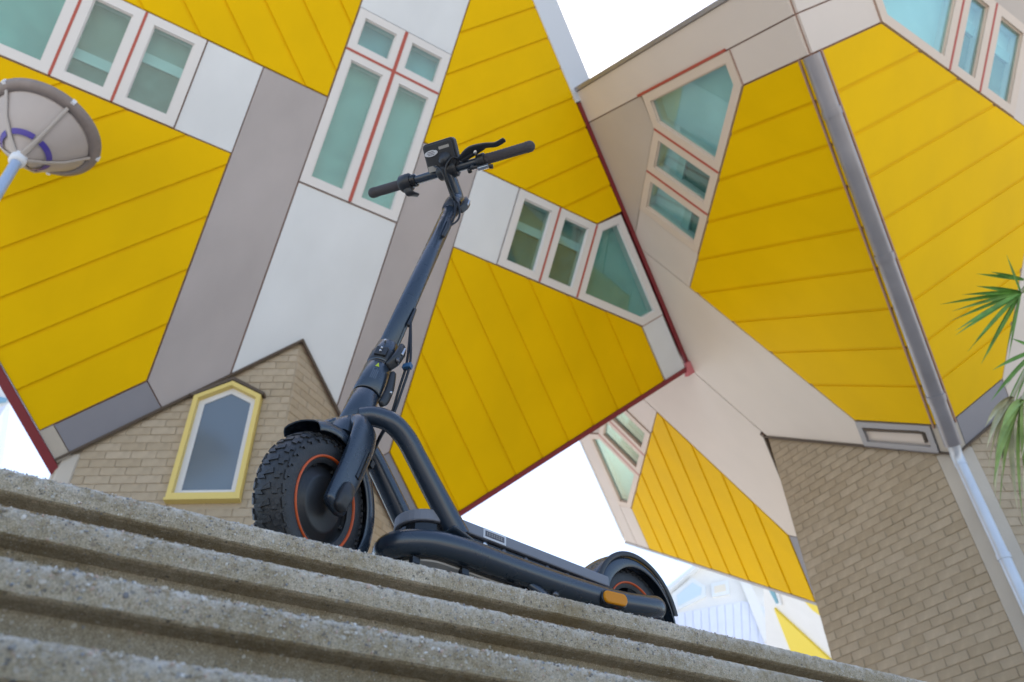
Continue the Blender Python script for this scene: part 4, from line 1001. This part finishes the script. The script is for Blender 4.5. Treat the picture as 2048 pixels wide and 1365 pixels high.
# deck slab with rounded nose
def deckpoly(hw, x0, x1, n=16):
    out = [(x1, -hw), (x1, hw)]; cx_ = x0 - hw
    pts = [(x1 + .02, -hw), (x1, -hw + .02)] if False else []
    out = [(x1, -hw + .02), (x1, hw - .02), (x1 + .02, hw)]
    for i in range(n + 1): a = R(90 - 180 * i / n); out.append((cx_ + hw * math.cos(a), hw * math.sin(a)))
    out.append((x1 + .02, -hw)); return out
def dslab(poly, z0, z1, name, m, bev=.002): return MB().slab([Bp(x, y, 0) for x, y in poly], up, z0, z1).build(name, m, root, bevel=bev)
dslab(deckpoly(.062, -.190, -.735), .026, .050, 'deck', M['deckgrey'], .003)
dslab(deckpoly(.054, -.198, -.725), -.046, .0285, 'battery_box', M['gloss'], .003)
dslab(deckpoly(.072, -.182, -.735), -.054, -.046, 'underbelly_tray', M['gloss'], .003)
dslab(deckpoly(.064, -.190, -.735), -.0585, -.0541, 'underbelly_plate', mat('plate_grey', (.42, .40, .38), .5), .001)
for x in (-.36, -.41, -.47, -.53, -.59, -.64, -.68):
    p = MB(); lathe(p, Bp(x, .054, .018), lf, up, [(0, .005), (.005, .005), (.006, 0)], 14); p.build('bolt', M['darksteel'] if x not in (-.36, -.64) else M['steel'], root)
for (x, y) in ((-.20, .06), (-.30, .085), (-.42, .085)):
    p = MB(); p.box(Bp(x, y * .8, -.062), fw, lf, up, .008, .006, .006); p.build('tray_clip', M['gloss'], root)
# info sticker on deck side
def side(x0, x1, z0, z1, y, d0, name, m, par): return MB().slab([Bp(x0, y, z0), Bp(x1, y, z0), Bp(x1, y, z1), Bp(x0, y, z1)], lf, 0, d0).build(name, m, par)
ps = side(-.350, -.410, .0275, .0485, .0622, .0006, 'info_sticker', M['sticker'], root)
side(-.355, -.405, .0320, .0440, .0629, .0004, 'print_block', M['ink'], ps)
for k in range(7): side(-.359 - k * .0062, -.3605 - k * .0062, .0340, .0420, .0634, .0003, 'print_line', M['graysticker'], ps)
for k in range(2): side(-.358, -.402, .0357 + .004 * k, .0363 + .004 * k, .0634, .0003, 'print_line', M['graysticker'], ps)
# kickstand folded under the left tube
p = MB(); loft(p, catmull([Bp(-.455, .075, -.040), Bp(-.47, .088, -.055), Bp(-.50, .098, -.075)], 4), [(.010, .007), (.012, .008), (.009, .006)], fw, 14, 3, 'round'); ks = p.build('kickstand', M['black'], root)
p = MB(); tube(p, [Bp(-.50, .098, -.075), Bp(-.515, .112, -.128)], .0075, 12); p.build('stand_leg', M['black'], ks)
p = MB(); lathe(p, Bp(-.52, .082, -.052), lf, up, [(0, .012), (.006, .012), (.007, 0)], 14); p.build('stand_spring_cap', M['darksteel'], ks)
# reflector and rear fork end
p = MB(); loft(p, [Bp(-.725, .1075, -.012), Bp(-.765, .1120, -.006)], [(.004, .0135)] * 2, lf, 26, 2.4, 'round')
p = MB(); Rx = fw; rp = [(a, b) for a, b in rrect(.036, .0135, .0130, 8)]
MB().slab([Bp(-.676 + a, .1075, -.026 - a * .10 + b) for a, b in rp], lf, -.012, .0075).build('reflector', M['amber'], root, bevel=.003)
MB().slab([Bp(-.676 + a * 1.09, .1065, -.026 - a * .10 + b * 1.18) for a, b in rp], lf, -.016, .0035).build('reflector_bezel', M['gloss'], root, bevel=.002)
p = MB(); tube(p, [Bp(-.8307, -.085, 0), Bp(-.8307, .085, 0)], .008, 16); p.build('rear_axle', M['darksteel'], root)
for sg in (1, -1):
    p = MB(); lathe(p, Bp(-.8307, .052 * sg, 0), lf * sg, up, [(.020, -.004), (.021, .004), (.018, .012), (0, .014)], 24); p.build('hub_cap', M['black'], root)
# rear mudguard
fender('rear', Bp, -.8240, -8, 180, .134, .049, .033, None, 44, flat=.0, lt=.8).build('rear_mudguard', M['black'], root)
p = MB(); pts = []
for i in range(40):
    a = R(2 + 168 * i / 39); pts.append(Bp(-.8240 + math.cos(a) * .1345, .0510, math.sin(a) * .1345))
loft(p, pts, (.0035, .0065), lf, 10, 3, 'flat'); p.build('mudguard_rib', M['plastic'], root)
p = MB(); loft(p, catmull([Bp(-.870, .0, .138), Bp(-.900, .0, .132), Bp(-.932, .0, .110)], 5), [(.030, .006), (.034, .014), (.028, .006)], lf, 20, 3, 'round'); tlg = p.build('tail_light_housing', M['plastic'], root)
p = MB(); p.box(Bp(-.941, 0, .105), fw, lf, up, .004, .020, .010); p.build('tail_light', mat('tail_red', (.35, .01, .01), .25), tlg, bevel=.003)
p = MB(); loft(p, [Bp(-.952, 0, -.004), Bp(-.958, 0, -.036)], [(.044, .003), (.034, .002)], lf, 14, 4, 'flat'); p.build('mud_flap', M['plastic'], root)
